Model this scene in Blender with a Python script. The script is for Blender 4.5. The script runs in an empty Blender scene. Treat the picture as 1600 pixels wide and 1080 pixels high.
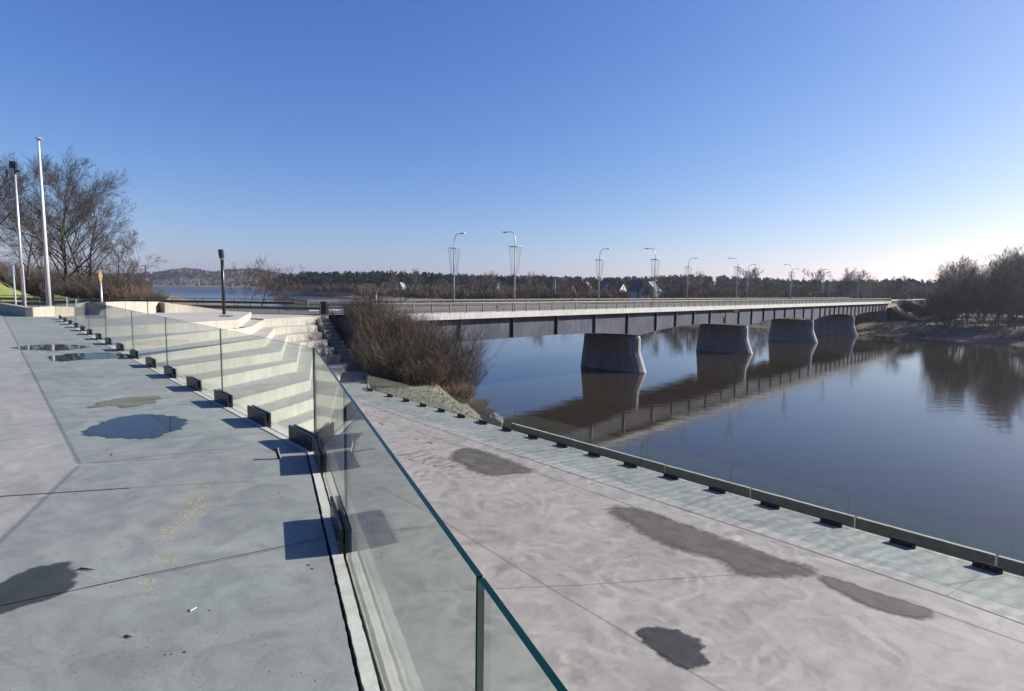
import bpy, math, random
import numpy as np
from mathutils import Vector, Matrix, noise

S = bpy.context.scene
COL = S.collection
rnd = random.Random(7)
R = math.radians

# ------------------------------------------------------------------ camera
F_PX, PITCH, ROLL, EYE = 900.0, math.atan(0.1), 0.015, Vector((0, 0, 1.75))
fw = Vector((0, math.cos(PITCH), -math.sin(PITCH)))
r0 = Vector((1, 0, 0)); u0 = r0.cross(fw)
RT = r0 * math.cos(ROLL) + u0 * math.sin(ROLL)
UP = -r0 * math.sin(ROLL) + u0 * math.cos(ROLL)
cam = bpy.data.cameras.new('camera'); camo = bpy.data.objects.new('camera', cam); COL.objects.link(camo)
cam.sensor_width = 36; cam.lens = 36 * F_PX / 1600
cam.clip_start = 0.05; cam.clip_end = 20000
m = Matrix((RT, UP, -fw)).transposed().to_4x4(); m.translation = EYE
camo.matrix_world = m
S.camera = camo

# ------------------------------------------------------------------ light
SUN_EL = R(27.0)
sd = Vector((2.08, 0.54, 0)).normalized() * math.cos(SUN_EL) + Vector((0, 0, math.sin(SUN_EL)))
w = bpy.data.worlds.new('World'); S.world = w; w.use_nodes = True
nt = w.node_tree; bg = nt.nodes['Background']
sky = nt.nodes.new('ShaderNodeTexSky'); sky.sky_type = 'NISHITA'; sky.sun_disc = False
sky.sun_elevation = SUN_EL
sky.sun_rotation = math.atan2(sd.x, sd.y)
sky.altitude = 100; sky.air_density = 1.0; sky.dust_density = 0.7; sky.ozone_density = 4.0
# clean spring air: deeper blue overhead, paler towards the sun, as a per-channel curve on the sky radiance
sp_ = nt.nodes.new('ShaderNodeSeparateColor'); cb_ = nt.nodes.new('ShaderNodeCombineColor'); nt.links.new(sky.outputs[0], sp_.inputs[0])
for ch_, (g_, k_) in enumerate(((1.27, 0.63), (1.06, 0.775), (0.68, 1.80))):
    pw_ = nt.nodes.new('ShaderNodeMath'); pw_.operation = 'POWER'; pw_.inputs[1].default_value = g_; nt.links.new(sp_.outputs[ch_], pw_.inputs[0])
    mu_ = nt.nodes.new('ShaderNodeMath'); mu_.operation = 'MULTIPLY'; mu_.inputs[1].default_value = k_; nt.links.new(pw_.outputs[0], mu_.inputs[0]); nt.links.new(mu_.outputs[0], cb_.inputs[ch_])
nt.links.new(cb_.outputs[0], bg.inputs[0]); bg.inputs[1].default_value = 0.058
sun = bpy.data.lights.new('sun', 'SUN'); suno = bpy.data.objects.new('sun', sun); COL.objects.link(suno)
sun.energy = 5.0; sun.angle = R(0.53); sun.color = (1.0, 0.945, 0.86)
suno.rotation_euler = sd.to_track_quat('Z', 'Y').to_euler()
S.view_settings.view_transform = 'Standard'; S.view_settings.look = 'None'
S.view_settings.exposure = 1.25; S.view_settings.gamma = 1.0

# ------------------------------------------------------------------ helpers
def ray(x, y):
    d = fw * F_PX + RT * (x - 800) - UP * (y - 540)
    return d / d.y
def at(x, y, z):          # where the sight line of a photo point meets the level z
    d = ray(x, y); return EYE + d * ((z - EYE.z) / d.z)
def atY(x, y, Y):
    return EYE + ray(x, y) * Y

class MB:
    def __init__(s): s.v = []; s.f = []; s.m = []
    def add(s, vs, fs, mi=0):
        o = len(s.v); s.v += [tuple(v) for v in vs]; s.f += [tuple(i + o for i in f) for f in fs]; s.m += [mi] * len(fs)
    def box(s, c, sz, ux=Vector((1, 0, 0)), mi=0, up=Vector((0, 0, 1)), mis=None):
        c = Vector(c); ux = Vector(ux).normalized(); up = Vector(up).normalized(); uy = up.cross(ux).normalized()
        hx, hy, hz = sz[0] / 2, sz[1] / 2, sz[2] / 2
        vs = [c + ux * (a * hx) + uy * (b * hy) + up * (d * hz) for d in (-1, 1) for b in (-1, 1) for a in (-1, 1)]
        fs = [(0, 2, 3, 1), (4, 5, 7, 6), (0, 1, 5, 4), (2, 6, 7, 3), (0, 4, 6, 2), (1, 3, 7, 5)]
        o = len(s.v); s.v += [tuple(v) for v in vs]; s.f += [tuple(i + o for i in f) for f in fs]
        s.m += (mis if mis else [mi] * 6)     # order: bottom, top, -y, +y, -x, +x
    def bar(s, a, b, r, n=6, mi=0, r2=None, cap=True):
        s.tube([a, b], [r, r if r2 is None else r2], n, mi, cap)
    def tube(s, pts, rs, n=6, mi=0, cap=False):
        pts = [Vector(p) for p in pts]; o = len(s.v); k = len(pts)
        t = (pts[-1] - pts[0])
        ref = Vector((0, 0, 1)) if abs(t.z) < 0.9 * max(t.length, 1e-6) else Vector((1, 0, 0))
        for i, p in enumerate(pts):
            d = (pts[min(i + 1, k - 1)] - pts[max(i - 1, 0)])
            if d.length < 1e-9: d = Vector((0, 0, 1))
            d.normalize(); a = d.cross(ref)
            if a.length < 1e-4: a = d.cross(Vector((0, 1, 0)))
            a.normalize(); b = d.cross(a)
            for j in range(n):
                th = 2 * math.pi * j / n
                s.v.append(tuple(p + (a * math.cos(th) + b * math.sin(th)) * rs[i]))
        for i in range(k - 1):
            for j in range(n):
                s.f.append((o + i * n + j, o + i * n + (j + 1) % n, o + (i + 1) * n + (j + 1) % n, o + (i + 1) * n + j)); s.m.append(mi)
        if cap:
            s.f.append(tuple(o + j for j in range(n))[::-1]); s.m.append(mi)
            s.f.append(tuple(o + (k - 1) * n + j for j in range(n))); s.m.append(mi)
    def prism(s, poly, z0, z1, mi=0, mtop=None, bottom=True):
        n = len(poly); o = len(s.v)
        s.v += [(p[0], p[1], z0) for p in poly] + [(p[0], p[1], z1) for p in poly]
        for i in range(n):
            j = (i + 1) % n; s.f.append((o + i, o + j, o + n + j, o + n + i)); s.m.append(mi)
        s.f.append(tuple(o + n + i for i in range(n))); s.m.append(mi if mtop is None else mtop)
        if bottom: s.f.append(tuple(o + i for i in range(n))[::-1]); s.m.append(mi)
    def build(s, name, mats, parent=None, smooth=False):
        me = bpy.data.meshes.new(name); me.from_pydata(s.v, [], s.f)
        for mt in (mats if isinstance(mats, (list, tuple)) else [mats]): me.materials.append(mt)
        me.polygons.foreach_set('material_index', s.m)
        if smooth: me.polygons.foreach_set('use_smooth', [True] * len(s.f))
        me.update(); o = bpy.data.objects.new(name, me); COL.objects.link(o)
        if parent: o.parent = parent
        return o

def tag(o, label=None, cat=None, group=None, kind=None):
    if label: o['label'] = label
    if cat: o['category'] = cat
    if group: o['group'] = group
    if kind: o['kind'] = kind
    return o
def empty(name, loc=(0, 0, 0), rz=0):
    o = bpy.data.objects.new(name, None); COL.objects.link(o); o.location = loc; o.rotation_euler.z = rz
    o.empty_display_size = 0.3
    return o
KIDS = {}
def children(o): return [c for c in COL.objects if c.parent == o]
def copy_tree(o, loc, rz=0.0, sc=1.0, kids=None):
    c = o.copy(); COL.objects.link(c); c.location = loc; c.rotation_euler.z = rz
    c.scale = (sc, sc, sc) if not isinstance(sc, (tuple, list)) else sc
    for ch in (kids if kids is not None else children(o)):
        d = ch.copy(); COL.objects.link(d); d.parent = c
    return c

# ------------------------------------------------------------------ materials
def mat(name):
    m = bpy.data.materials.new(name); m.use_nodes = True
    nt = m.node_tree; return m, nt, nt.nodes['Principled BSDF']
def N(nt, typ, **kw):
    n = nt.nodes.new(typ)
    for k, v in kw.items():
        if k in ('operation', 'blend_type', 'data_type', 'noise_dimensions', 'feature', 'wave_type', 'bands_direction', 'distance'): setattr(n, k, v)
        else: n.inputs[k].default_value = v
    return n
def coords(nt, scale=(1, 1, 1), rot=(0, 0, 0), kind='Object'):
    tc = nt.nodes.new('ShaderNodeTexCoord'); mp = nt.nodes.new('ShaderNodeMapping')
    mp.inputs['Scale'].default_value = scale; mp.inputs['Rotation'].default_value = rot
    nt.links.new(tc.outputs[kind], mp.inputs[0]); return mp.outputs[0]
def ramp(nt, fac, stops):
    r = nt.nodes.new('ShaderNodeValToRGB'); e = r.color_ramp.elements
    while len(e) < len(stops): e.new(0.5)
    for i, (p, c) in enumerate(stops):
        e[i].position = p; e[i].color = (*c, 1) if len(c) == 3 else c
    nt.links.new(fac, r.inputs[0]); return r.outputs[0]
def mixc(nt, fac, a, b, mode='MIX'):
    n = nt.nodes.new('ShaderNodeMix'); n.data_type = 'RGBA'; n.blend_type = mode
    for sock, v in ((n.inputs[0], fac), (n.inputs[6], a), (n.inputs[7], b)):
        if isinstance(v, bpy.types.NodeSocket): nt.links.new(v, sock)
        elif isinstance(v, (int, float)): sock.default_value = v
        else: sock.default_value = (*v, 1)
    return n.outputs[2]
def noise_n(nt, co, sc, detail=4, rough=0.55, dist=0.0):
    n = nt.nodes.new('ShaderNodeTexNoise'); nt.links.new(co, n.inputs['Vector'])
    n.inputs['Scale'].default_value = sc; n.inputs['Detail'].default_value = detail
    n.inputs['Roughness'].default_value = rough; n.inputs['Distortion'].default_value = dist
    return n.outputs[0]
def bump(nt, p, h, strength, dist=0.02):
    b = nt.nodes.new('ShaderNodeBump'); b.inputs['Strength'].default_value = strength; b.inputs['Distance'].default_value = dist
    nt.links.new(h, b.inputs['Height']); nt.links.new(b.outputs[0], p.inputs['Normal']); return b

def flat(name, col, rough=0.6, metal=0.0, var=0.25, sc=6.0, spec=0.5):
    m, nt, p = mat(name); co = coords(nt)
    n = noise_n(nt, co, sc, 5)
    c = ramp(nt, n, [(0.25, [x * (1 - var) for x in col]), (0.75, [min(1, x * (1 + var)) for x in col])])
    nt.links.new(c, p.inputs['Base Color']); p.inputs['Roughness'].default_value = rough
    p.inputs['Metallic'].default_value = metal; p.inputs['Specular IOR Level'].default_value = spec
    return m

def polished_concrete(name, a, b, tint, swirl, speck=True, rough=0.6, sc=1.0, blotch=.80):
    """power-trowelled floor: broad cloudy tone, curved trowel arcs, fine grit"""
    m, nt, p = mat(name); co = coords(nt)
    big = noise_n(nt, co, 0.35 * sc, 6, 0.6, 0.9)
    mid = noise_n(nt, co, 2.3 * sc, 8, 0.66, 1.9)
    c = ramp(nt, big, [(0.3, a), (0.7, b)])
    t2 = ramp(nt, mid, [(0.33, (blotch,) * 3), (0.5, (0.97,) * 3), (0.68, (2 - blotch - .1,) * 3)])
    c = mixc(nt, 1.0, c, t2, 'MULTIPLY')
    # trowel arcs: fine broken rings round wandering centres, two passes of the machine
    for k_, (vs_, mul_, off_) in enumerate(((0.30, 58.0, 0.0), (0.38, 40.0, 7.3))):
        nn = nt.nodes.new('ShaderNodeTexNoise'); nn.inputs['Scale'].default_value = 0.8 * sc; nn.inputs['Detail'].default_value = 4
        nt.links.new(co, nn.inputs['Vector'])
        sc3 = nt.nodes.new('ShaderNodeVectorMath'); sc3.operation = 'SCALE'; sc3.inputs['Scale'].default_value = 0.9; nt.links.new(nn.outputs['Color'], sc3.inputs[0])
        cd = nt.nodes.new('ShaderNodeVectorMath'); cd.operation = 'ADD'; nt.links.new(co, cd.inputs[0]); nt.links.new(sc3.outputs[0], cd.inputs[1])
        of = nt.nodes.new('ShaderNodeVectorMath'); of.operation = 'ADD'; of.inputs[1].default_value = (off_, off_ * .7, 0); nt.links.new(cd.outputs[0], of.inputs[0])
        vor = nt.nodes.new('ShaderNodeTexVoronoi'); vor.feature = 'SMOOTH_F1'; vor.inputs['Scale'].default_value = vs_ * sc; vor.inputs['Smoothness'].default_value = .6
        nt.links.new(of.outputs[0], vor.inputs['Vector'])
        ma = nt.nodes.new('ShaderNodeMath'); ma.operation = 'MULTIPLY'; ma.inputs[1].default_value = mul_; nt.links.new(vor.outputs['Distance'], ma.inputs[0])
        si = nt.nodes.new('ShaderNodeMath'); si.operation = 'SINE'; nt.links.new(ma.outputs[0], si.inputs[0])
        msk = ramp(nt, noise_n(nt, of.outputs[0], 1.3 * sc, 6, 0.65, 0.6), [(0.46, (0, 0, 0)), (0.68, (1, 1, 1))])
        arc = ramp(nt, si.outputs[0], [(0.0, (1 - swirl,) * 3), (1.0, (1 + swirl * 0.7,) * 3)])
        c2 = mixc(nt, 1.0, c, arc, 'MULTIPLY'); c = mixc(nt, msk, c, c2)
    # pinkish or bluish tint patches
    tm = ramp(nt, noise_n(nt, co, 0.22 * sc, 3, 0.5, 0.3), [(0.4, (0, 0, 0)), (0.65, (0.8, 0.8, 0.8))])
    c = mixc(nt, tm, c, mixc(nt, 1.0, c, tint, 'MULTIPLY'))
    fine = noise_n(nt, co, 45, 6, 0.75)
    c = mixc(nt, 1.0, c, ramp(nt, fine, [(0.35, (0.9, 0.9, 0.9)), (0.65, (1.08, 1.08, 1.08))]), 'MULTIPLY')
    if speck:
        sp = noise_n(nt, co, 9, 2, 0.5)
        sm = ramp(nt, sp, [(0.2, (1, 1, 1)), (0.235, (0, 0, 0))])
        c = mixc(nt, sm, c, (0.12, 0.12, 0.12))
    nt.links.new(c, p.inputs['Base Color'])
    rr = ramp(nt, mid, [(0.3, (rough - 0.1,) * 3), (0.7, (rough + 0.15,) * 3)])
    nt.links.new(rr, p.inputs['Roughness'])
    bump(nt, p, fine, 0.25, 0.004)
    return m

def board_concrete(name, a, b, stain, vert=True):
    m, nt, p = mat(name); co = coords(nt)
    c = ramp(nt, noise_n(nt, co, 0.5, 5, 0.6, 0.4), [(0.3, a), (0.7, b)])
    # vertical drips: noise squeezed along z
    cz = coords(nt, (3.0, 3.0, 0.25))
    dr = noise_n(nt, cz, 1.6, 5, 0.65)
    c = mixc(nt, 1.0, c, ramp(nt, dr, [(0.35, (0.85, 0.84, 0.82)), (0.6, (1.04, 1.04, 1.04))]), 'MULTIPLY')
    st = ramp(nt, noise_n(nt, co, 0.9, 6, 0.7, 1.0), [(0.56, (0, 0, 0)), (0.75, (0.7, 0.7, 0.7))])
    c = mixc(nt, st, c, stain)
    fine = noise_n(nt, co, 30, 5, 0.7)
    c = mixc(nt, 1.0, c, ramp(nt, fine, [(0.35, (0.92,) * 3), (0.65, (1.06,) * 3)]), 'MULTIPLY')
    nt.links.new(c, p.inputs['Base Color']); p.inputs['Roughness'].default_value = 0.8
    bump(nt, p, fine, 0.3, 0.006)
    return m

M = {}
M['terrace'] = polished_concrete('terrace concrete', (0.182, 0.182, 0.168), (0.247, 0.245, 0.228), (1.03, 1.0, 1.0), 0.13)
M['plaza'] = polished_concrete('plaza concrete', (0.178, 0.168, 0.154), (0.246, 0.232, 0.212), (1.0, 1.01, 1.0), 0.26, rough=0.7, blotch=.86, speck=False)
M['band'] = polished_concrete('grey band concrete', (0.176, 0.178, 0.165), (0.240, 0.241, 0.225), (0.97, 1.0, 0.97), 0.24, rough=0.7)
def add_ripples(m, lo, hi, sc, rot):
    nt = m.node_tree; p = nt.nodes['Principled BSDF']; src = p.inputs['Base Color'].links[0].from_socket
    wv = nt.nodes.new('ShaderNodeTexWave'); wv.wave_type = 'BANDS'; wv.inputs['Scale'].default_value = sc; wv.inputs['Distortion'].default_value = 7; wv.inputs['Detail'].default_value = 3; wv.inputs['Detail Scale'].default_value = .7
    nt.links.new(coords(nt, (1, 1, 1), (0, 0, rot)), wv.inputs['Vector'])
    c = mixc(nt, 1.0, src, ramp(nt, wv.outputs['Fac'], [(0.1, (lo,) * 3), (0.8, (hi,) * 3)]), 'MULTIPLY')
    nt.links.new(c, p.inputs['Base Color'])
add_ripples(M['band'], .86, 1.06, .75, R(62))
M['tier'] = board_concrete('tier concrete', (0.264, 0.249, 0.220), (0.336, 0.316, 0.278), (0.240, 0.227, 0.183))
M['stairs'] = board_concrete('stair concrete', (0.187, 0.170, 0.145), (0.255, 0.234, 0.204), (0.102, 0.093, 0.076))
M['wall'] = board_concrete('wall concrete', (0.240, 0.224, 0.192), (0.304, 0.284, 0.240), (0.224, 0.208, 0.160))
M['joint'] = flat('joint filler', (0.045, 0.045, 0.05), 0.8)
M['mortar'] = board_concrete('rough mortar', (0.346, 0.322, 0.286), (0.446, 0.420, 0.374), (0.216, 0.203, 0.177))
M['steel'] = flat('blackened steel', (0.018, 0.018, 0.021), 0.38, 0.5, 0.3, 20)
M['bolt'] = flat('bolt steel', (0.35, 0.35, 0.36), 0.35, 0.9, 0.2, 20)
M['galv'] = flat('galvanised steel', (0.36, 0.38, 0.40), 0.45, 0.6, 0.2, 3)
M['rail'] = flat('railing paint', (0.085, 0.08, 0.076), 0.55, 0.1, 0.25, 2)
M['kerb'] = board_concrete('shade-toned kerb concrete', (0.032, 0.030, 0.029), (0.055, 0.052, 0.050), (0.02, 0.019, 0.018))  # near-black tone stands in for the shade on the kerb faces
M['white'] = flat('white paint', (0.36, 0.37, 0.38), 0.4, 0.0, 0.06, 3)
M['black'] = flat('black paint', (0.012, 0.013, 0.015), 0.35, 0.0, 0.3, 3)
M['bark'] = flat('bark', (0.05, 0.04, 0.033), 0.9, 0, 0.45, 3)
M['twig'] = flat('twigs', (0.075, 0.056, 0.043), 0.9, 0, 0.4, 1.2)
M['twig_pale'] = flat('pale backlit twigs', (0.13, 0.105, 0.088), 0.9, 0, 0.35, 0.4)  # lightened twig colour, backlight painted into the grove crowns
M['twig_dark'] = flat('dark twigs', (0.045, 0.036, 0.03), 0.9, 0, 0.4, 1.2)
M['twig_red'] = flat('reddish twigs', (0.115, 0.072, 0.055), 0.9, 0, 0.4, 0.8)
M['twig_tan'] = flat('tan dry shrub', (0.11, 0.075, 0.045), 0.9, 0, 0.4, 0.8)
M['twig_grey'] = flat('grey twigs', (0.095, 0.078, 0.064), 0.9, 0, 0.4, 0.8)
M['conifer'] = flat('conifer needles', (0.017, 0.027, 0.018), 0.95, 0, 0.35, 0.05, 0.1)
M['far_wood'] = flat('far bare wood', (0.07, 0.052, 0.041), 0.95, 0, 0.5, 0.03)
M['hill_wood'] = flat('far hill wood', (0.026, 0.023, 0.021), 0.95, 0, 0.4, 0.01)
M['asphalt'] = flat('asphalt', (0.06, 0.058, 0.056), 0.85, 0, 0.2, 4)
M['fascia'] = board_concrete('bridge edge concrete', (0.308, 0.301, 0.291), (0.378, 0.371, 0.355), (0.210, 0.203, 0.192))
M['stone'] = flat('river stone', (0.125, 0.115, 0.092), 0.85, 0, 0.4, 2.5)
M['boulder'] = flat('boulder', (0.07, 0.07, 0.073), 0.85, 0, 0.3, 5)
M['brick'] = flat('red brick', (0.12, 0.06, 0.045), 0.85, 0, 0.2, 1)
M['plaster'] = flat('house plaster', (0.34, 0.33, 0.30), 0.8, 0, 0.1, 1)
M['plaster_yellow'] = flat('yellow plaster', (0.26, 0.22, 0.14), 0.8, 0, 0.1, 1)
M['roof_dark'] = flat('dark roof', (0.035, 0.036, 0.042), 0.6, 0, 0.2, 1)
M['roof_red'] = flat('red roof', (0.12, 0.05, 0.038), 0.7, 0, 0.2, 1)
M['roof_grey'] = flat('grey roof', (0.13, 0.135, 0.14), 0.6, 0, 0.2, 1)
M['window'] = flat('window glass', (0.03, 0.035, 0.045), 0.1, 0, 0.1, 1)
M['yellow'] = flat('yellow sign', (0.40, 0.30, 0.12), 0.5, 0, 0.1, 3)
M['wire'] = flat('thin wire', (0.25, 0.25, 0.26), 0.5, 0.5, 0.1, 3)
M['litter'] = flat('dry leaf litter', (0.05, 0.042, 0.035), 0.9, 0, 0.5, 12)
M['seed'] = flat('spilt sawdust', (0.42, 0.34, 0.23), 0.9, 0, 0.3, 30)

def girder_mat():
    m, nt, p = mat('painted steel girder'); co = coords(nt)
    c = ramp(nt, noise_n(nt, co, 0.25, 5, 0.6, 0.5), [(0.3, (0.044, 0.049, 0.066)), (0.7, (0.074, 0.080, 0.104))])  # base darkened and blued to stand in for shade on the girder face
    # slanted wash marks along the panels
    cz = coords(nt, (1.2, 1.2, 0.35), (0, R(38), 0))
    st = noise_n(nt, cz, 1.4, 5, 0.6)
    c = mixc(nt, 1.0, c, ramp(nt, st, [(0.35, (0.86,) * 3), (0.68, (1.22,) * 3)]), 'MULTIPLY')
    cz2 = coords(nt, (2, 2, 0.2)); st2 = noise_n(nt, cz2, 1.3, 6, 0.7)
    sm = ramp(nt, st2, [(0.60, (0, 0, 0)), (0.78, (0.5, 0.5, 0.5))])
    c = mixc(nt, sm, c, (0.10, 0.085, 0.075))
    nt.links.new(c, p.inputs['Base Color']); p.inputs['Roughness'].default_value = 0.85; p.inputs['Specular IOR Level'].default_value = 0.12
    return m
M['girder'] = girder_mat()
def pier_mat():
    m, nt, p = mat('pier concrete'); co = coords(nt)
    c = ramp(nt, noise_n(nt, co, 0.3, 6, 0.65, 0.8), [(0.3, (0.165, 0.162, 0.168)), (0.7, (0.25, 0.245, 0.25))])
    pt = ramp(nt, noise_n(nt, co, 0.45, 6, 0.75, 1.4), [(0.54, (0, 0, 0)), (0.64, (0.7, 0.7, 0.7))])
    c = mixc(nt, pt, c, (0.13, 0.13, 0.135))
    cz = coords(nt, (2, 2, 0.12)); dr = noise_n(nt, cz, 1.2, 5, 0.6)
    c = mixc(nt, 1.0, c, ramp(nt, dr, [(0.3, (0.75,) * 3), (0.65, (1.12,) * 3)]), 'MULTIPLY')
    nt.links.new(c, p.inputs['Base Color']); p.inputs['Roughness'].default_value = 0.85
    bump(nt, p, noise_n(nt, co, 8, 5, 0.7), 0.3, 0.03)
    return m
M['pier'] = pier_mat()

def water_mat():
    m, nt, p = mat('river water')
    p.inputs['Base Color'].default_value = (0.024, 0.020, 0.016, 1)
    p.inputs['Roughness'].default_value = 0.03; p.inputs['IOR'].default_value = 1.33
    c1 = coords(nt, (0.35, 1.0, 1), (0, 0, R(-42)))
    a = noise_n(nt, c1, 0.9, 4, 0.55, 0.3)
    c2 = coords(nt, (0.5, 1.0, 1), (0, 0, R(-20)))
    b = noise_n(nt, c2, 3.2, 3, 0.5)
    ma = nt.nodes.new('ShaderNodeMath'); ma.operation = 'MULTIPLY_ADD'; ma.inputs[1].default_value = 0.22
    nt.links.new(b, ma.inputs[0]); nt.links.new(a, ma.inputs[2])
    # open reaches far upstream are ruffled by the wind, the sheltered water by the bridge is calm
    sx = nt.nodes.new('ShaderNodeSeparateXYZ'); nt.links.new(coords(nt), sx.inputs[0])
    mr = nt.nodes.new('ShaderNodeMapRange'); mr.inputs['From Min'].default_value = 200; mr.inputs['From Max'].default_value = 900; mr.inputs['To Min'].default_value = .03; mr.inputs['To Max'].default_value = .34
    nt.links.new(sx.outputs['Y'], mr.inputs['Value']); nt.links.new(mr.outputs[0], p.inputs['Roughness'])
    # wind patches
    pt = ramp(nt, noise_n(nt, coords(nt, (0.4, 1, 1), (0, 0, R(-42))), 0.035, 3, 0.5, 1.0), [(0.35, (0.25,) * 3), (0.65, (1,) * 3)])
    mu = nt.nodes.new('ShaderNodeMath'); mu.operation = 'MULTIPLY'; nt.links.new(ma.outputs[0], mu.inputs[0]); nt.links.new(pt, mu.inputs[1])
    bump(nt, p, mu.outputs[0], 0.30, 0.07)
    return m
M['water'] = water_mat()
def edge_alpha(nt, p, soft, nsc=6.0):
    # wet patches dry out raggedly: opacity from the distance to the rim plus noise
    at_ = nt.nodes.new('ShaderNodeAttribute'); at_.attribute_name = 'edge'; co = coords(nt)
    n1 = noise_n(nt, co, nsc, 6, 0.65)
    ad = nt.nodes.new('ShaderNodeMath'); ad.operation = 'MULTIPLY_ADD'; ad.inputs[1].default_value = 0.9; nt.links.new(n1, ad.inputs[0]); nt.links.new(at_.outputs['Fac'], ad.inputs[2])
    a = ramp(nt, ad.outputs[0], [(0.90 - soft, (0, 0, 0)), (0.90 + soft, (1, 1, 1))])
    nt.links.new(a, p.inputs['Alpha'])
def puddle_mat():
    m, nt, p = mat('puddle water')
    p.inputs['Base Color'].default_value = (0.022, 0.022, 0.02, 1); p.inputs['Specular IOR Level'].default_value = 0.3
    p.inputs['Roughness'].default_value = 0.02; p.inputs['IOR'].default_value = 1.33; edge_alpha(nt, p, .03)
    return m
M['puddle'] = puddle_mat()
def damp_mat(name, col, rough, soft=.1):
    m, nt, p = mat(name); co = coords(nt)
    c = ramp(nt, noise_n(nt, co, 2.4, 7, 0.62, 0.6), [(0.3, [x * 0.72 for x in col]), (0.7, [x * 1.35 for x in col])])
    nt.links.new(c, p.inputs['Base Color']); p.inputs['Roughness'].default_value = rough; p.inputs['Specular IOR Level'].default_value = .25
    edge_alpha(nt, p, soft); return m
M['damp'] = damp_mat('damp concrete', (0.035, 0.035, 0.032), 0.5, .16)
M['damp2'] = damp_mat('damp plaza concrete', (0.070, 0.063, 0.057), 0.65, .38)
M['scratch'] = flat('scratched concrete', (0.13, 0.115, 0.11), 0.9)
M['dry_stain'] = damp_mat('dry silt stain', (0.12, 0.115, 0.09), 0.8, .25)

def ground_mat(name, cols, sc=1.0, lo=.65, hi=1.3):
    m, nt, p = mat(name); co = coords(nt)
    c = ramp(nt, noise_n(nt, co, 0.25 * sc, 6, 0.65, 0.5), [(0.3, cols[0]), (0.5, cols[1]), (0.7, cols[2])])
    f = noise_n(nt, co, 6 * sc, 5, 0.7)
    c = mixc(nt, 1.0, c, ramp(nt, f, [(0.35, (lo,) * 3), (0.65, (hi,) * 3)]), 'MULTIPLY')
    nt.links.new(c, p.inputs['Base Color']); p.inputs['Roughness'].default_value = 0.95
    bump(nt, p, f, 1.0, 0.25 if sc < .5 else .08)
    return m
M['bank'] = ground_mat('bank soil', [(0.07, 0.055, 0.04), (0.13, 0.10, 0.065), (0.20, 0.16, 0.10)])
M['gravel'] = ground_mat('gravel ground', [(0.09, 0.08, 0.055), (0.13, 0.115, 0.08), (0.19, 0.17, 0.125)], 3)
M['grass'] = ground_mat('spring grass', [(0.10, 0.12, 0.035), (0.15, 0.17, 0.05), (0.19, 0.20, 0.07)])
M['far_ground'] = ground_mat('far bank ground', [(0.045, 0.036, 0.027), (0.085, 0.066, 0.046), (0.14, 0.11, 0.075)], 0.3, .35, 1.7)

def glass_mat():
    m, nt, p = mat('balustrade glass'); out = nt.nodes['Material Output']; nt.nodes.remove(p)
    geo = nt.nodes.new('ShaderNodeNewGeometry')
    dot = nt.nodes.new('ShaderNodeVectorMath'); dot.operation = 'DOT_PRODUCT'
    nt.links.new(geo.outputs['Normal'], dot.inputs[0]); nt.links.new(geo.outputs['Incoming'], dot.inputs[1])
    ab = nt.nodes.new('ShaderNodeMath'); ab.operation = 'ABSOLUTE'; nt.links.new(dot.outputs['Value'], ab.inputs[0])
    om = nt.nodes.new('ShaderNodeMath'); om.operation = 'SUBTRACT'; om.inputs[0].default_value = 1; nt.links.new(ab.outputs[0], om.inputs[1])
    pw = nt.nodes.new('ShaderNodeMath'); pw.operation = 'POWER'; pw.inputs[1].default_value = 5; nt.links.new(om.outputs[0], pw.inputs[0])
    fr = nt.nodes.new('ShaderNodeMath'); fr.operation = 'MULTIPLY_ADD'; fr.inputs[1].default_value = 0.95; fr.inputs[2].default_value = 0.034
    nt.links.new(pw.outputs[0], fr.inputs[0])
    tr = nt.nodes.new('ShaderNodeBsdfTransparent'); tr.inputs[0].default_value = (0.935, 0.98, 0.96, 1)
    gl = nt.nodes.new('ShaderNodeBsdfGlossy'); gl.inputs['Roughness'].default_value = 0.0
    df = nt.nodes.new('ShaderNodeBsdfDiffuse'); df.inputs[0].default_value = (0.55, 0.68, 0.63, 1)
    m0 = nt.nodes.new('ShaderNodeMixShader')
    dust = ramp(nt, noise_n(nt, coords(nt, (1, 1, .35)), 5, 7, 0.7, .6), [(0.35, (0.004,) * 3), (0.7, (0.022,) * 3)])
    nt.links.new(dust, m0.inputs[0]); nt.links.new(tr.outputs[0], m0.inputs[1]); nt.links.new(df.outputs[0], m0.inputs[2])
    m1 = nt.nodes.new('ShaderNodeMixShader'); nt.links.new(fr.outputs[0], m1.inputs[0])
    nt.links.new(m0.outputs[0], m1.inputs[1]); nt.links.new(gl.outputs[0], m1.inputs[2])
    nt.links.new(m1.outputs[0], out.inputs['Surface'])
    return m
M['glass'] = glass_mat()
M['glass_edge'] = flat('glass edge', (0.002, 0.020, 0.019), 0.3, 0, 0.1, 3, 0.15)

# ------------------------------------------------------------------ levels
ZL = -5.6           # lower plaza
ZR = -1.25          # road and bridge deck
ZW = -11.65         # river
CORNER = Vector((-2.04, 5.92, 0))
NEAR_D = Vector((0.389, -0.921, 0)).normalized()       # near rail towards the viewer
LEFT_END = Vector((-22.6, 28.45, 0))
LEFT_D = (LEFT_END - CORNER).normalized()
LOW_A = Vector((-10.12, 40.16, ZL)); LOW_D = (Vector((12.85, 14.84, ZL)) - LOW_A).normalized()
LOW_FAR = Vector((-13.3, 50.4, ZL))

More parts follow.
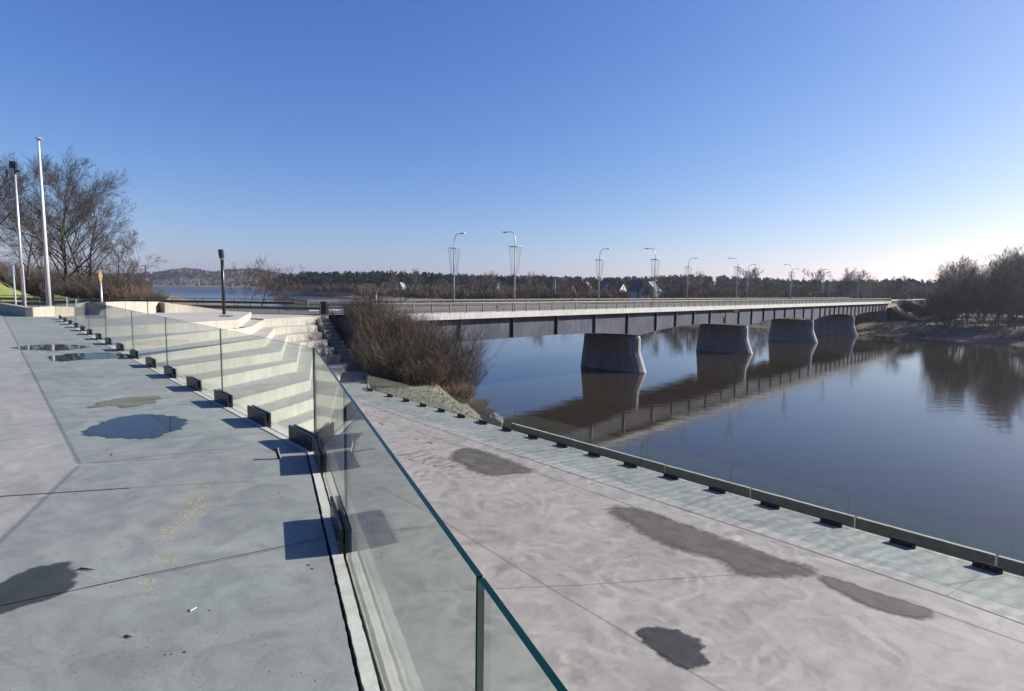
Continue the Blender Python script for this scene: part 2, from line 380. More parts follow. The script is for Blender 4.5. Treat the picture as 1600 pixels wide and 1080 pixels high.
# ------------------------------------------------------------------ terrace (upper pavement)
def jag(a, b, n, amp, side, seed):
    r = random.Random(seed); out = []; L_ = (b - a).length
    for i in range(n + 1):
        t = i / n; p = a.lerp(b, t)
        out.append(p + side * (noise.noise(Vector((t * L_ * 2.2, seed, 0))) * amp * .6 + noise.noise(Vector((t * L_ * 11, seed, 0))) * amp * .7 + r.uniform(-amp, amp) * 0.25))
    return out
near_out = Vector((NEAR_D.y, -NEAR_D.x, 0)) * -1     # outward normal (to the plaza side) of the near rail
if near_out.x < 0: near_out = -near_out
left_out = Vector((LEFT_D.y, -LEFT_D.x, 0))
if left_out.x < 0: left_out = -left_out
NEAR_END = CORNER + NEAR_D * 9.0
def corner_off(o):
    # meeting point of both rail lines shifted outwards by o
    p1 = CORNER + near_out * o; p2 = CORNER + left_out * o
    # solve p1 + a*NEAR_D = p2 + b*LEFT_D
    d = p2 - p1; det = NEAR_D.x * (-LEFT_D.y) - NEAR_D.y * (-LEFT_D.x)
    a = (d.x * (-LEFT_D.y) - d.y * (-LEFT_D.x)) / det
    return p1 + NEAR_D * a
edge_o = -0.106
ce = corner_off(edge_o)
poly = jag(NEAR_END + near_out * edge_o, ce, 420, 0.006, near_out, 3)[:-1] + jag(ce, LEFT_END + left_out * edge_o, 420, 0.005, left_out, 5)
poly += [Vector((-23.7, 28.03, 0)), Vector((-28.74, 32.29, 0)), Vector((-60, 59, 0)), Vector((-60, -4, 0))]
mb = MB(); mb.prism([(p.x, p.y) for p in poly], -0.35, 0.0)
tag(mb.build('pavement', M['terrace']), kind='structure')
# dark bed under the gap, mortar strip, outer nosing and retaining wall
def strip(mb, o0, o1, z0, z1, amp=0.0, n0=120, seed=11, mi=0, ext=0.0):
    a0, a1 = corner_off(o0), corner_off(o1)
    L = jag(NEAR_END + near_out * o0, a0, n0, amp, near_out, seed)[:-1] + jag(a0, LEFT_END + left_out * o0, n0, amp, left_out, seed + 1)
    Q = jag(NEAR_END + near_out * o1, a1, n0, amp, near_out, seed + 2)[:-1] + jag(a1, LEFT_END + left_out * o1, n0, amp, left_out, seed + 3)
    n = len(L); o = len(mb.v)
    for z in (z0, z1):
        mb.v += [(p.x, p.y, z) for p in L] + [(p.x, p.y, z) for p in Q]
    for i in range(n - 1):
        a, b, c, d = o + i, o + i + 1, o + n + i + 1, o + n + i
        T = 2 * n
        mb.f += [(a + T, b + T, c + T, d + T), (a, b, b + T, a + T), (d, d + T, c + T, c)]; mb.m += [mi] * 3
mb = MB()
strip(mb, -0.60, 0.165, -7.0, -0.36)
tag(mb.build('retaining_wall', M['wall']), 'tall concrete retaining wall carrying the upper terrace and its glass railing', 'wall')
mb = MB(); strip(mb, -0.086, -0.020, -0.30, 0.004, 0.005, 420, 21)
tag(mb.build('mortar_strip', M['mortar']), 'rough white mortar strip between the dark gap and the glass railing', 'mortar strip')
mb = MB(); strip(mb, 0.03, 0.16, -0.30, -0.012, 0.008, 420, 31)
tag(mb.build('edge_coping', M['mortar']), 'pale rough concrete edge on the outer side of the glass railing', 'coping')

def joint_strip(mb, pts, wd, z, mi=0):
    for a, b in zip(pts[:-1], pts[1:]):
        d = (b - a); d.z = 0; d.normalize(); s = Vector((-d.y, d.x, 0)) * (wd / 2)
        mb.add([(a.x - s.x, a.y - s.y, z), (b.x - s.x, b.y - s.y, z), (b.x + s.x, b.y + s.y, z), (a.x + s.x, a.y + s.y, z)], [(0, 1, 2, 3)], mi)
mb = MB()
A = lambda x, y: at(x, y, 0.0)
joint_strip(mb, [A(-200, 789), A(203, 763)], 0.016, 0.004)
joint_strip(mb, [A(203, 763), A(300, 757), A(400, 752)], 0.004, 0.004)
joint_strip(mb, [A(130, 725), A(290, 708), A(430, 693)], 0.005, 0.004)
joint_strip(mb, [A(-200, 992), A(0, 948), A(230, 898)], 0.009, 0.004)
joint_strip(mb, [A(230, 898), A(458, 851), A(530, 836)], 0.006, 0.004)
joint_strip(mb, [A(230, 901), A(458, 853.5)], 0.003, 0.004)
o = mb.build('expansion_joint', M['joint']); tag(o, kind='structure')

# puddles and damp patches -------------------------------------------------
def blob(name, pts, z, material, kind='structure', amp=0.03, sub=8, seed=0, feather=.34):
    P = [at(x, y, z) for x, y in pts]; n = len(P); out = []
    for i in range(n):
        p0, p1, p2, p3 = P[i - 1], P[i], P[(i + 1) % n], P[(i + 2) % n]
        for k in range(sub):
            t = k / sub
            q = 0.5 * ((2 * p1) + (-p0 + p2) * t + (2 * p0 - 5 * p1 + 4 * p2 - p3) * t * t + (-p0 + 3 * p1 - 3 * p2 + p3) * t ** 3)
            out.append(q)
    c = sum(out, Vector()) / len(out); res = []
    for i, q in enumerate(out):
        d = (q - c); d.z = 0; dl = max(d.length, 1e-3); d /= dl
        res.append(Vector((q.x + d.x * amp * (noise.noise(Vector((q.x * 3, q.y * 3, seed))) + 0.6 * noise.noise(Vector((q.x * 11, q.y * 11, seed)))), q.y + d.y * amp * noise.noise(Vector((q.x * 3, q.y * 3, seed + 5))), 0)))
    px_ = np.array([p.x for p in res]); py_ = np.array([p.y for p in res]); qx, qy = np.roll(px_, -1), np.roll(py_, -1)
    area = abs((px_ * qy - qx * py_).sum()) / 2; wd = feather * math.sqrt(area)
    # long axis frame, so that the sheet is a tight grid
    mx, my = px_.mean(), py_.mean(); ev, vec = np.linalg.eigh(np.cov(np.vstack([px_ - mx, py_ - my]))); ax_ = vec[:, 1]; bx_ = vec[:, 0]
    U = (px_ - mx) * ax_[0] + (py_ - my) * ax_[1]; V = (px_ - mx) * bx_[0] + (py_ - my) * bx_[1]
    nu, nv = 90, 40; us = np.linspace(U.min() - wd, U.max() + wd, nu); vs = np.linspace(V.min() - wd, V.max() + wd, nv)
    gu, gv = np.meshgrid(us, vs); gx = mx + gu * ax_[0] + gv * bx_[0]; gy = my + gu * ax_[1] + gv * bx_[1]
    X = gx.ravel()[:, None]; Y = gy.ravel()[:, None]; dx, dy = (qx - px_)[None], (qy - py_)[None]
    t = np.clip(((X - px_) * dx + (Y - py_) * dy) / (dx * dx + dy * dy + 1e-12), 0, 1)
    dist = np.sqrt((X - px_ - t * dx) ** 2 + (Y - py_ - t * dy) ** 2).min(1)
    cross = ((py_[None] > Y) != (qy[None] > Y)) & (X < (qx - px_)[None] * (Y - py_[None]) / ((qy - py_)[None] + 1e-12) + px_[None])
    sd_ = np.where(cross.sum(1) % 2 == 1, dist, -dist); at_ = np.clip(.5 + sd_ / wd, 0, 1)
    mb = MB(); mb.v = [(float(a), float(b), z + .004) for a, b in zip(gx.ravel(), gy.ravel())]
    for jj in range(nv - 1):
        for ii in range(nu - 1):
            f = (jj * nu + ii, jj * nu + ii + 1, (jj + 1) * nu + ii + 1, (jj + 1) * nu + ii)
            if max(at_[k] for k in f) > 0: mb.f.append(f if ax_[0] * bx_[1] - ax_[1] * bx_[0] > 0 else f[::-1]); mb.m.append(0)
    o = mb.build(name, material); me = o.data; al = me.attributes.new('edge', 'FLOAT', 'POINT'); al.data.foreach_set('value', at_.astype(float))
    tag(o, kind=kind); return o
blob('puddle', [(131, 676), (150, 665), (185, 653), (225, 648.5), (262, 650), (286, 658), (280, 668), (252, 680), (240, 685), (190, 684), (150, 681)], 0, M['puddle'], amp=0.05)
blob('puddle', [(20, 544), (45, 540), (90, 538.5), (125, 540), (136, 542.5), (120, 546), (80, 548), (40, 546.5)], 0, M['puddle'], amp=0.1, seed=2)
blob('puddle', [(78, 560), (85, 556), (120, 552.5), (160, 551.5), (195, 554), (208, 556.5), (180, 560), (130, 562), (95, 565)], 0, M['puddle'], amp=0.1, seed=3)
blob('damp_patch', [(143, 636), (165, 628), (200, 622), (235, 621), (247, 624), (225, 631), (195, 637), (170, 633)], 0, M['dry_stain'], amp=0.15, seed=4)
blob('damp_patch', [(-40, 925), (0, 916), (30, 900), (55, 888), (85, 884), (108, 880), (106, 888), (116, 902), (108, 920), (70, 938), (20, 952), (-40, 966)], 0, M['damp'], amp=0.035, seed=5)

# grit, leaves and sawdust on the terrace ----------------------------------
mb = MB(); r = random.Random(3)
def chip(mb, p, s, r, flatn=0.4):
    th = r.uniform(0, 6.28); n = 5; zs = s * flatn
    vs = [(p.x + math.cos(th + i * 6.28 / n) * s * r.uniform(.6, 1.2), p.y + math.sin(th + i * 6.28 / n) * s * r.uniform(.4, 1), p.z) for i in range(n)] + [(p.x, p.y, p.z + zs)]
    mb.add(vs, [(i, (i + 1) % n, n) for i in range(n)])
for (cx, cy, sx, sy, n, s) in [(230, 960, 200, 110, 90, 0.004), (370, 740, 110, 50, 45, 0.007), (180, 1040, 140, 40, 60, 0.003), (420, 900, 100, 120, 45, 0.004), (100, 720, 120, 60, 16, 0.009), (300, 850, 200, 60, 40, .005), (500, 1000, 80, 80, 30, .003)]:
    for _ in range(n):
        x, y = r.gauss(cx, sx * .6), r.gauss(cy, sy * .6)
        if y < 640: continue
        p = at(x, y, 0.001)
        rel = p - CORNER
        if rel.dot(near_out) > -0.2: continue
        chip(mb, p, s * r.uniform(.3, 1.25), r)
for (x, y, s) in [(174, 711, .02), (436, 770, .01), (482, 883, .014), (488, 889, .012), (296, 954, .012), (289, 1019, .011), (268, 1022, .007), (327, 954, .008), (258, 1023, .007)]:
    chip(mb, at(x, y, 0.001), s, r, 0.6)
tag(mb.build('grit', M['litter']), kind='stuff', label='dark crumbs of soil scattered over the upper terrace', cat='grit')
mb = MB()
for (cx, cy, sx, sy, n) in [(312, 757, 20, 6, 110), (311, 772, 20, 10, 220), (308, 788, 24, 14, 480), (298, 803, 24, 10, 330), (283, 816, 22, 8, 200), (262, 828, 26, 8, 260), (255, 842, 24, 6, 100), (262, 862, 26, 12, 90), (262, 876, 30, 9, 230), (235, 893, 26, 12, 40), (230, 911, 15, 6, 100), (225, 925, 30, 14, 80)]:
    for _ in range(n):
        chip(mb, at(r.gauss(cx, sx * .55), r.gauss(cy, sy * .55), 0.001), r.uniform(.0022, .005), r, .5)
tag(mb.build('sawdust', M['seed']), kind='stuff', label='trail of pale tan sawdust spilt on the upper terrace', cat='sawdust')
mb = MB(); p = at(437, 717, 0); q = atY(432, 701, p.y + 0.01)
mb.tube([p, p.lerp(q, .5), q], [0.022, 0.02, 0.018], 8, 0, True); mb.bar(q - (q - p) * .12, q + (q - p) * .04, 0.026, 8)
tag(mb.build('steel_peg', M['steel']), 'short black peg standing up from the upper terrace near the glass corner', 'peg')
mb = MB(); pts = [at(x, y, 0.008) for x, y in [(119, 890), (126, 888), (137, 889), (147, 890)]]
mb.tube(pts, [.003, .006, .005, .002], 5)
tag(mb.build('twig', M['litter']), 'small dark curved twig lying right of the damp patch', 'twig')
mb = MB(); pts = [at(x, y, 0.006) for x, y in [(192, 994), (198, 993), (206, 995)]]
mb.tube(pts, [.002, .005, .002], 5); mb.tube([pts[1], at(201, 997, 0.005)], [.003, .001], 4)
tag(mb.build('twig', M['litter']), 'tiny dark twig near the bottom edge of the terrace', 'twig')
mb = MB(); a, b = at(297, 955, 0.004), at(307, 949, 0.004)
mb.bar(a, b, 0.0035, 8)
tag(mb.build('cigarette_butt', M['white']), 'small white cigarette butt lying on the upper terrace', 'cigarette butt')

# ------------------------------------------------------------------ glass railings
def clamp_mesh(mb, c, d, L=0.64, H=0.17, z=0.0, bolts=True, z0=-0.05):
    d = d.normalized(); s = Vector((-d.y, d.x, 0))
    for k in (-1, 1):
        mb.box(Vector((c.x, c.y, z + (H + z0) / 2)) + s * (k * 0.027), (L, 0.022, H - z0), d)
    mb.box(Vector((c.x, c.y, z + 0.03)), (L - 0.02, 0.03, 0.06), d)
    if bolts:
        for k in (-1, 1):
            for i, (u, v) in enumerate([(-.42, .72), (-.14, .35), (.14, .72), (.42, .35)]):
                p = Vector((c.x, c.y, z)) + d * (u * L) + s * (k * 0.038) + Vector((0, 0, v * H))
                mb.bar(p, p + s * (k * 0.006), 0.012, 8)
def panel(parent, a, b, z0, z1, th=0.016):
    d = (b - a).normalized(); mb = MB()
    mb.box(Vector(((a.x + b.x) / 2, (a.y + b.y) / 2, (z0 + z1) / 2)), ((b - a).length - 0.012, th, z1 - z0), d, mis=[1, 1, 0, 0, 1, 1])
    o = mb.build('glass_panel', [M['glass'], M['glass_edge']], parent); return o
def clamp_part(parent, c, d, z=0.0, near=False, side=1):
    mb = MB(); clamp_mesh(mb, c, d, z=z, bolts=False); cl = mb.build('clamp', M['steel'], parent)
    L, H = 0.64, 0.17; s = Vector((-d.y, d.x, 0)).normalized()
    for k in ((-1, 1) if near else (side,)):
        for (u, v) in [(-.42, .72), (-.14, .35), (.14, .72), (.42, .35)]:
            p = Vector((c.x, c.y, z)) + d * (u * L) + s * (k * 0.038) + Vector((0, 0, v * H)); b = MB()
            b.bar(p, p + s * (k * 0.006), 0.012, 10 if near else 6); b.build('bolt', M['bolt'], cl)
    return cl
near_rail = empty('glass_railing')
tag(near_rail, 'nearest frameless glass railing with dark green top edge beside the viewer', 'railing')
ts = [0.03, 2.56, 5.08, 7.6]
for a, b in zip(ts[:-1], ts[1:]): panel(near_rail, CORNER + NEAR_D * a, CORNER + NEAR_D * b, -0.02, 1.10)
for t in (0.42, 2.18, 4.95, 6.7): clamp_part(near_rail, CORNER + NEAR_D * t, NEAR_D, near=True)
left_rail = empty('glass_railing')
tag(left_rail, 'long frameless glass railing running from the near corner back to the flagpole', 'railing')
def t_left(x, y):  # distance along the rail under photo column x
    best = None
    for i in range(0, 3400):
        t = i * 0.01; p = CORNER + LEFT_D * t; v = Vector((p.x, p.y, 1.1)) - EYE
        px = 800 + F_PX * v.dot(RT) / v.dot(fw)
        if best is None or abs(px - x) < best[0]: best = (abs(px - x), t)
    return best[1]
lj = [0.03] + [t_left(x, 0) for x in (344, 258, 205, 163, 136, 115)] + [(LEFT_END - CORNER).length]
# far joints settle into an even module
for a, b in zip(lj[:-1], lj[1:]): panel(left_rail, CORNER + LEFT_D * a, CORNER + LEFT_D * b, -0.02, 1.10)
for i, x in enumerate((471, 401, 345, 299, 262, 232, 206, 184, 166, 151, 137, 126, 116, 107, 99, 92)):
    t = t_left(x, 0); clamp_part(left_rail, CORNER + LEFT_D * t, LEFT_D, near=(i < 4))

low_rail = empty('glass_railing')
tag(low_rail, 'frameless glass railing along the lower plaza above the river', 'railing')
tj = [-0.1 + 3.86 * k for k in range(-0, 13)]
ctc = [0.3, 3.0] + [5.03 + 1.945 * k for k in range(0, 22)]
for a, b in zip(tj[:-1], tj[1:]): panel(low_rail, LOW_A + LOW_D * a, LOW_A + LOW_D * b, ZL - 0.02, ZL + 1.10)
for t in ctc: clamp_part(low_rail, LOW_A + LOW_D * t, LOW_D, z=ZL, side=-1)
side_rail = empty('glass_railing')
tag(side_rail, 'short glass railing section at the foot of the outdoor stairs', 'railing')
sdv = (LOW_FAR - LOW_A).normalized(); sl = (LOW_FAR - LOW_A).length
for a, b in ((0.05, sl * .33), (sl * .33, sl * .66), (sl * .66, sl)): panel(side_rail, LOW_A + sdv * a, LOW_A + sdv * b, ZL - 0.02, ZL + 1.10)
for k in (0.06, 0.3, 0.55, 0.85): clamp_part(side_rail, LOW_A + sdv * (sl * k), sdv, z=ZL)

# ------------------------------------------------------------------ lower plaza
low_out = Vector((-LOW_D.y, LOW_D.x, 0))
if low_out.x < 0: low_out = -low_out
far_r = LOW_A + LOW_D * 60; e0 = low_out * 0.22
mb = MB()
pz = [Vector((-16, 49, 0)), LOW_FAR + Vector((.25, 0, 0)), LOW_A + e0, far_r + e0, Vector((20, -8, 0)), Vector((-30, -8, 0)), Vector((-30, 49, 0))]
mb.prism([(p.x, p.y) for p in pz], ZL - 0.5, ZL)
LP = lambda x, y: at(x, y, ZL)
# joints (second material of the same sheet)
J = [([(553, 625), (565, 630), (700, 676), (900, 742), (1237, 851), (1479, 932), (1700, 1012)], .018),
     ([(560, 642), (574, 647), (760, 712), (900, 760), (1160, 851), (1259, 890.5), (1473, 960), (1700, 1040)], .018),
     ([(590, 760), (669, 800), (850, 913), (1000, 1002), (1131, 1080), (1300, 1180)], .012),
     ([(625, 927), (900, 915), (1258, 891)], .010), ([(1237, 851), (1291, 826)], .012), ([(1479, 932), (1530, 899)], .012),
     ([(1062, 795), (1116, 774)], .012), ([(925, 750), (965, 735)], .010), ([(625, 826), (700, 821)], .008), ([(612, 690), (720, 724)], .008), ([(560, 740), (640, 785), (720, 830)], .008)]
for pts, wd in J: joint_strip(mb, [LP(*p) for p in pts], wd, ZL + 0.012, 1)
tag(mb.build('plaza', [M['plaza'], M['joint']]), kind='structure')
mb = MB()
b1 = [LP(*p) for p in [(548, 618), (565, 630), (700, 676), (900, 742), (1237, 851), (1479, 932), (1900, 1086)]]
mb.add([(p.x, p.y, ZL + 0.004) for p in b1] + [(p.x, p.y, ZL + 0.004) for p in [LOW_A + LOW_D * 60 + low_out * .12, LOW_A + low_out * .12, LOW_A + Vector((-1.2, 3.6, 0)), at(536, 590, ZL)]], [tuple(range(len(b1) + 4))])
tag(mb.build('plaza_edge_band', M['band']), kind='structure')
mb = MB()
for a in range(0, 60):
    L = jag(LOW_A + LOW_D * (a) + low_out * 0.22, LOW_A + LOW_D * (a + 1) + low_out * 0.22, 6, 0.02, low_out, a + 40)
    mb.add([tuple(LOW_A + LOW_D * a + low_out * 0.05 + Vector((0, 0, .012))), tuple(LOW_A + LOW_D * (a + 1) + low_out * 0.05 + Vector((0, 0, .012)))] + [(p.x, p.y, ZL + 0.012) for p in reversed(L)], [tuple(range(9))])
tag(mb.build('edge_coping', M['band']), 'pale concrete lip outside the lower glass railing', 'coping')
D2 = ZL + 0.008
blob('damp_patch', [(711, 716), (722, 704), (738, 703), (770, 713), (800, 725), (824, 736), (795, 738), (765, 740), (740, 731), (725, 722)], D2, M['damp2'], amp=0.12, seed=6)
blob('damp_patch', [(964, 798), (985, 797), (1020, 806), (1080, 829), (1130, 846), (1200, 872), (1258, 890), (1220, 894), (1165, 893), (1125, 870), (1080, 858), (1025, 838), (1000, 822)], D2, M['damp2'], amp=0.12, seed=7)
blob('damp_patch', [(1286, 904), (1310, 907), (1370, 929), (1420, 944), (1450, 957), (1430, 963), (1380, 952), (1330, 932), (1300, 916)], D2, M['damp2'], amp=0.10, seed=8)
blob('damp_patch', [(997, 988), (1015, 983), (1045, 984), (1075, 993), (1098, 1010), (1092, 1020), (1107, 1037), (1070, 1040), (1035, 1022), (1012, 1004)], D2, M['damp'], amp=0.09, seed=9)
# scratched letters ALKIJA on the plaza
mb = MB()
letters = {'A': [[(0, 0), (.35, 1), (.7, 0)], [(.15, .4), (.55, .4)]], 'L': [[(.1, 1), (.1, 0), (.6, 0)]], 'K': [[(.1, 0), (.1, 1)], [(.65, 1), (.1, .45), (.65, 0)]],
           'I': [[(.2, 0), (.2, 1)]], 'J': [[(.5, 1), (.5, .2), (.3, 0), (.05, .15)]]}
o_w = at(622, 713, ZL); e_w = at(706, 737, ZL); ux = (e_w - o_w); wlen = ux.length; ux.normalize(); uy = Vector((-ux.y, ux.x, 0))
cur = 0.0; adv = {'A': .95, 'L': .8, 'K': .85, 'I': .5, 'J': .8}; tot = sum(adv[c] for c in 'ALKIJA'); k = wlen / tot
hgt = 1.15
for ch in 'ALKIJA':
    for st in letters[ch]:
        joint_strip(mb, [o_w + ux * ((cur + u) * k) + uy * (v * hgt) for u, v in st], 0.05, ZL + 0.016)
    cur += adv[ch]
for pts in [[(592, 661), (600, 664)], [(648, 686), (655, 688)], [(669, 690), (676, 694)]]:
    joint_strip(mb, [LP(*p) for p in pts], 0.06, ZL + 0.016)
o = mb.build('scratched_lettering', M['scratch']); tag(o, 'letters ALKIJA scratched into the pink lower plaza', 'lettering')

# ------------------------------------------------------------------ seating tiers
Sx = lambda x, y: (220 + x / 4.91, 460 + y / 4.91)
TZ = [-0.80, -1.40, -2.0, -2.6, -3.2, -3.8, -4.4, -5.0, ZL]
Ln = [((0, 310), (740, 260)), ((200, 400), (850, 310)), ((200, 515), (960, 405)), ((490, 600), (1078, 510)), ((650, 710), (1200, 590)), ((980, 830), (1296, 737))]
Ef = [((372, 513), (393, 498)), ((393, 523), (410, 511)), ((415.5, 542), (429, 523)), ((439.5, 563.5), (448.5, 533)), ((464, 580), (469, 544)), ((484, 610), (489, 556)), ((498, 637), (500, 568)), ((516, 662), (534, 581))]
Rf = [None, (487, 505), (496, 517), (503, 530), (512, 541), (522, 553), (533, 565), (546, 579)]
lines = []
for k in range(8):
    zb = TZ[k + 1]; n, f = Ef[k]
    E1 = at(*n, zb); E2 = at(*f, zb)
    if k < 6:
        a = at(*Sx(*Ln[k][0]), zb); b = at(*Sx(*Ln[k][1]), zb); d = (a - b).normalized()
    else: d = Vector((-0.24, -0.97, 0))
    start = E1 + d * 26
    pts = [start, E1, E2]
    if Rf[k]: pts.append(at(*Rf[k], zb))
    lines.append([Vector((p.x, p.y, 0)) for p in pts])
# keep the far-side points ordered down the slope: a bowl of even treads
base_far = lines[7][2].copy(); base_r = lines[7][3].copy()
for k in range(1, 8):
    up = 7 - k
    lines[k][2].y = 48.4 + .3 * up
    lines[k][3].y = 49.6 + .88 * up
def rex(pt, px):   # keep the photo column when the depth moved
    d = ray(px, 520); return Vector((EYE.x + d.x * pt.y, pt.y, 0))
for k in range(1, 8):
    lines[k][2] = rex(lines[k][2], Ef[k][1][0]); lines[k][3] = rex(lines[k][3], Rf[k][0])
seat = empty('amphitheatre_seating'); tag(seat, 'pale stepped concrete seating tiers going down to the lower plaza', 'seating')
for k in range(8):
    mb = MB(); z1, z0 = TZ[k], TZ[k + 1]; P = lines[k]
    back = [Vector((p.x, p.y, 0)) for p in P]
    if k == 0:
        back = [P[0] + Vector((-14, 4, 0)), P[1] + Vector((-14, 4, 0)), Vector((-31, 56, 0))]
        front = P
        front = P[:3]
    else:
        front = P
        q = lines[k - 1]
        back = [q[0], q[1], q[2]] + ([q[3]] if len(q) > 3 else [q[2] + Vector((3.8, 6.2, 0))])
    n = len(front); o = len(mb.v)
    zz = z0 - 0.25
    for z in (zz, z1):
        mb.v += [(p.x, p.y, z) for p in front]
    bk = [b.lerp(f, -0.15) if k else b for b, f in zip(back, front)]
    mb.v += [(p.x, p.y, z1) for p in bk] + [(p.x, p.y, zz) for p in bk]
    for i in range(n - 1):
        mb.f += [(o + i, o + i + 1, o + n + i + 1, o + n + i), (o + n + i, o + n + i + 1, o + 2 * n + i + 1, o + 2 * n + i)]; mb.m += [0, 0]
    mb.f += [(o, o + n, o + 2 * n, o + 3 * n), (o + n - 1, o + 4 * n - 1, o + 3 * n - 1, o + 2 * n - 1)]; mb.m += [0, 0]
    mb.build('tier', M['tier'], seat)
# upper slab between the tiers and the road
mb = MB()
u = [lines[0][1] + Vector((-13, 0, 0)), lines[0][2] + Vector((-1, 0, 0)), lines[1][2] + Vector((0, .3, 0)), lines[1][3] + Vector((0, .2, 0)), Vector((-18.7, 58.5, 0)), Vector((-60, 60.5, 0)), Vector((-60, 45, 0))]
mb.prism([(p.x, p.y) for p in u], -2.2, ZR - 0.03)
tag(mb.build('forecourt', M['tier']), kind='structure')

# outdoor stairs with handrail
stairs = empty('outdoor_stairs'); tag(stairs, 'worn narrow concrete stairs beside the right end of the seating tiers', 'stairs')
NST = 14; tA = Vector((lines[1][3].x, 58.0, 0)); top_l = at(489, 493, ZR); top_r = at(509, 492, ZR)
bot_l = at(541, 580, ZL); bot_r = at(562, 578, ZL)
for i in range(NST):
    t0, t1 = i / NST, (i + 1) / NST
    a, b = bot_l.lerp(top_l, t0), bot_r.lerp(top_r, t0); c, d = bot_r.lerp(top_r, t1), bot_l.lerp(top_l, t1)
    z = ZL + (ZR - ZL) * (i + 1) / (NST + 0.0) - 0.01
    ov = (c - b) * 0.2
    mb = MB(); mb.prism([(a.x, a.y), (b.x, b.y), (c.x + ov.x, c.y + ov.y), (d.x + ov.x, d.y + ov.y)], z - 0.7, z)
    mb.build('step', M['stairs'], stairs)
hr = empty('handrail'); tag(hr, 'black double handrail running down the outer side of the outdoor stairs', 'handrail')
off = Vector((0.22, 0.05, 0))
T0 = Vector((top_r.x, top_r.y, ZR)) + off; B0 = Vector((bot_r.x, bot_r.y, ZL)) + off
for h_ in (1.0, 0.55):
    mb = MB(); mb.tube([T0 + Vector((-.3, 1.0, h_)), T0 + Vector((0, 0, h_)), B0 + Vector((0, 0, h_)), B0 + Vector((.2, -1, h_))], [0.035] * 4, 8, 0, True); mb.build('rail', M['black'], hr)
for i in range(8):
    p = T0.lerp(B0, i / 7); mb = MB(); mb.bar(p + Vector((0, 0, -.4)), p + Vector((0, 0, 1.0)), 0.03, 6); mb.build('post', M['black'], hr)
# second inner handrail whose posts throw the slanted shadows
hr2 = empty('handrail'); tag(hr2, 'slim dark handrail between the seating tiers and the stairs', 'handrail')
T1 = Vector((top_l.x, top_l.y, ZR)); B1 = Vector((bot_l.x, bot_l.y, ZL))
for i in range(7):
    p = T1.lerp(B1, (i + .4) / 7.2)
    mb = MB(); mb.tube([p + Vector((0.1, 0, -.3)), p + Vector((0.1, 0, .55)), p + Vector((0.1, -.35, .62)), p + Vector((.1, -.5, .1))], [.03] * 4, 6, 0, True); mb.build('post', M['black'], hr2)

# ------------------------------------------------------------------ low zigzag wall behind the terrace
zig = [(atY(-140, 500, 42), .48), (at(0, 487, 0), .47), (at(41, 495, 0), .45), (atY(85, 490, 31), .42), (atY(126, 490, 40), .30), (atY(160, 490, 40), .35), (atY(190, 490, 42), .35), (atY(205, 490, 43.5), .30), (atY(245, 490, 50), .1), (atY(258, 490, 49), .05), (atY(300, 490, 51), -.25), (atY(376, 490, 54), -.95)]
wallr = empty('low_wall'); tag(wallr, 'low pale concrete zigzag wall closing the back of the terrace', 'wall')
for i in range(len(zig) - 1):
    (a, za), (b, zb) = zig[i], zig[i + 1]; d = (b - a); d.z = 0; d.normalize(); s = Vector((-d.y, d.x, 0)) * 0.28
    if s.y < 0: s = -s
    mb = MB(); vs = []
    for p, z in ((a, za), (b, zb)):
        vs += [(p.x, p.y, -1.5), (p.x + s.x, p.y + s.y, -1.5), (p.x + s.x, p.y + s.y, z), (p.x, p.y, z)]
    mb.add(vs, [(0, 4, 7, 3), (3, 7, 6, 2), (2, 6, 5, 1), (0, 3, 2, 1), (4, 5, 6, 7)])
    mb.build('wall_section', M['wall'], wallr)

# ------------------------------------------------------------------ poles and signs at the back left
def vpole(name, X, Y, z0, z1, r0_, r1_, material, label, cat):
    e = empty(name, (X, Y, z0)); tag(e, label, cat); mb = MB()
    mb.tube([(0, 0, 0), (0, 0, (z1 - z0) * .5), (0, 0, z1 - z0)], [r0_, (r0_ + r1_) / 2, r1_], 14, 0, True); mb.build('pole', material, e, True); return e
p = atY(77, 479, 33); fz = atY(58, 217, 33).z
fl = vpole('flagpole', p.x, 33, 0.0, fz, 0.125, 0.05, M['white'], 'tall tapered white flagpole behind the low wall', 'flagpole')
mb = MB(); h_ = fz; mb.tube([(0, 0, h_), (0, 0, h_ + .06)], [.17, .13], 16, 0, True); mb.box((0.1, 0, h_ - .02), (.3, .05, .05)); mb.build('truck', M['galv'], fl)
mb = MB(); mb.box((0, 0, 0.15), (.36, .36, .3)); mb.build('base_box', M['white'], fl)
p = atY(37, 468, 60); lz = atY(21, 266, 60).z
lp = vpole('floodlight_mast', p.x, 60, ZR, lz, 0.16, 0.09, M['galv'], 'pale grey mast with a black floodlight at the top', 'light mast')
lh = lz - ZR
mb = MB(); mb.box((-.10, 0, lh + .5), (.62, .28, .72), Vector((.95, .1, -.2))); mb.build('floodlight', M['black'], lp)
mb = MB(); mb.bar((0, 0, lh), (0.05, 0, lh + .3), .06, 8); mb.box((.25, 0, lh - .1), (.5, .2, .22)); mb.build('bracket', M['black'], lp)
p = atY(25, 480, 31); sp = empty('road_sign', (p.x, p.y, 0)); tag(sp, 'grey road sign seen edge on between two steel posts', 'sign')
mb = MB(); mb.bar((0, 0, 0), (-0.02, 0, 2.55), .045, 10); mb.build('post', M['galv'], sp)
mb = MB(); mb.bar((.27, 0.3, 0), (.25, .3, 2.6), .045, 10); mb.build('post', M['galv'], sp)
mb = MB(); mb.box((-.09, -.02, 2.28), (.28, .05, .62), Vector((1, .3, 0))); mb.build('sign_panel', M['galv'], sp)
p = atY(159, 472, 50); yz = atY(157, 420, 50).z
mk = vpole('marker_post', p.x, 50, ZR, yz - 1.2, .09, .08, M['galv'], 'slim post with a narrow yellow diamond marker beside the road', 'marker post')
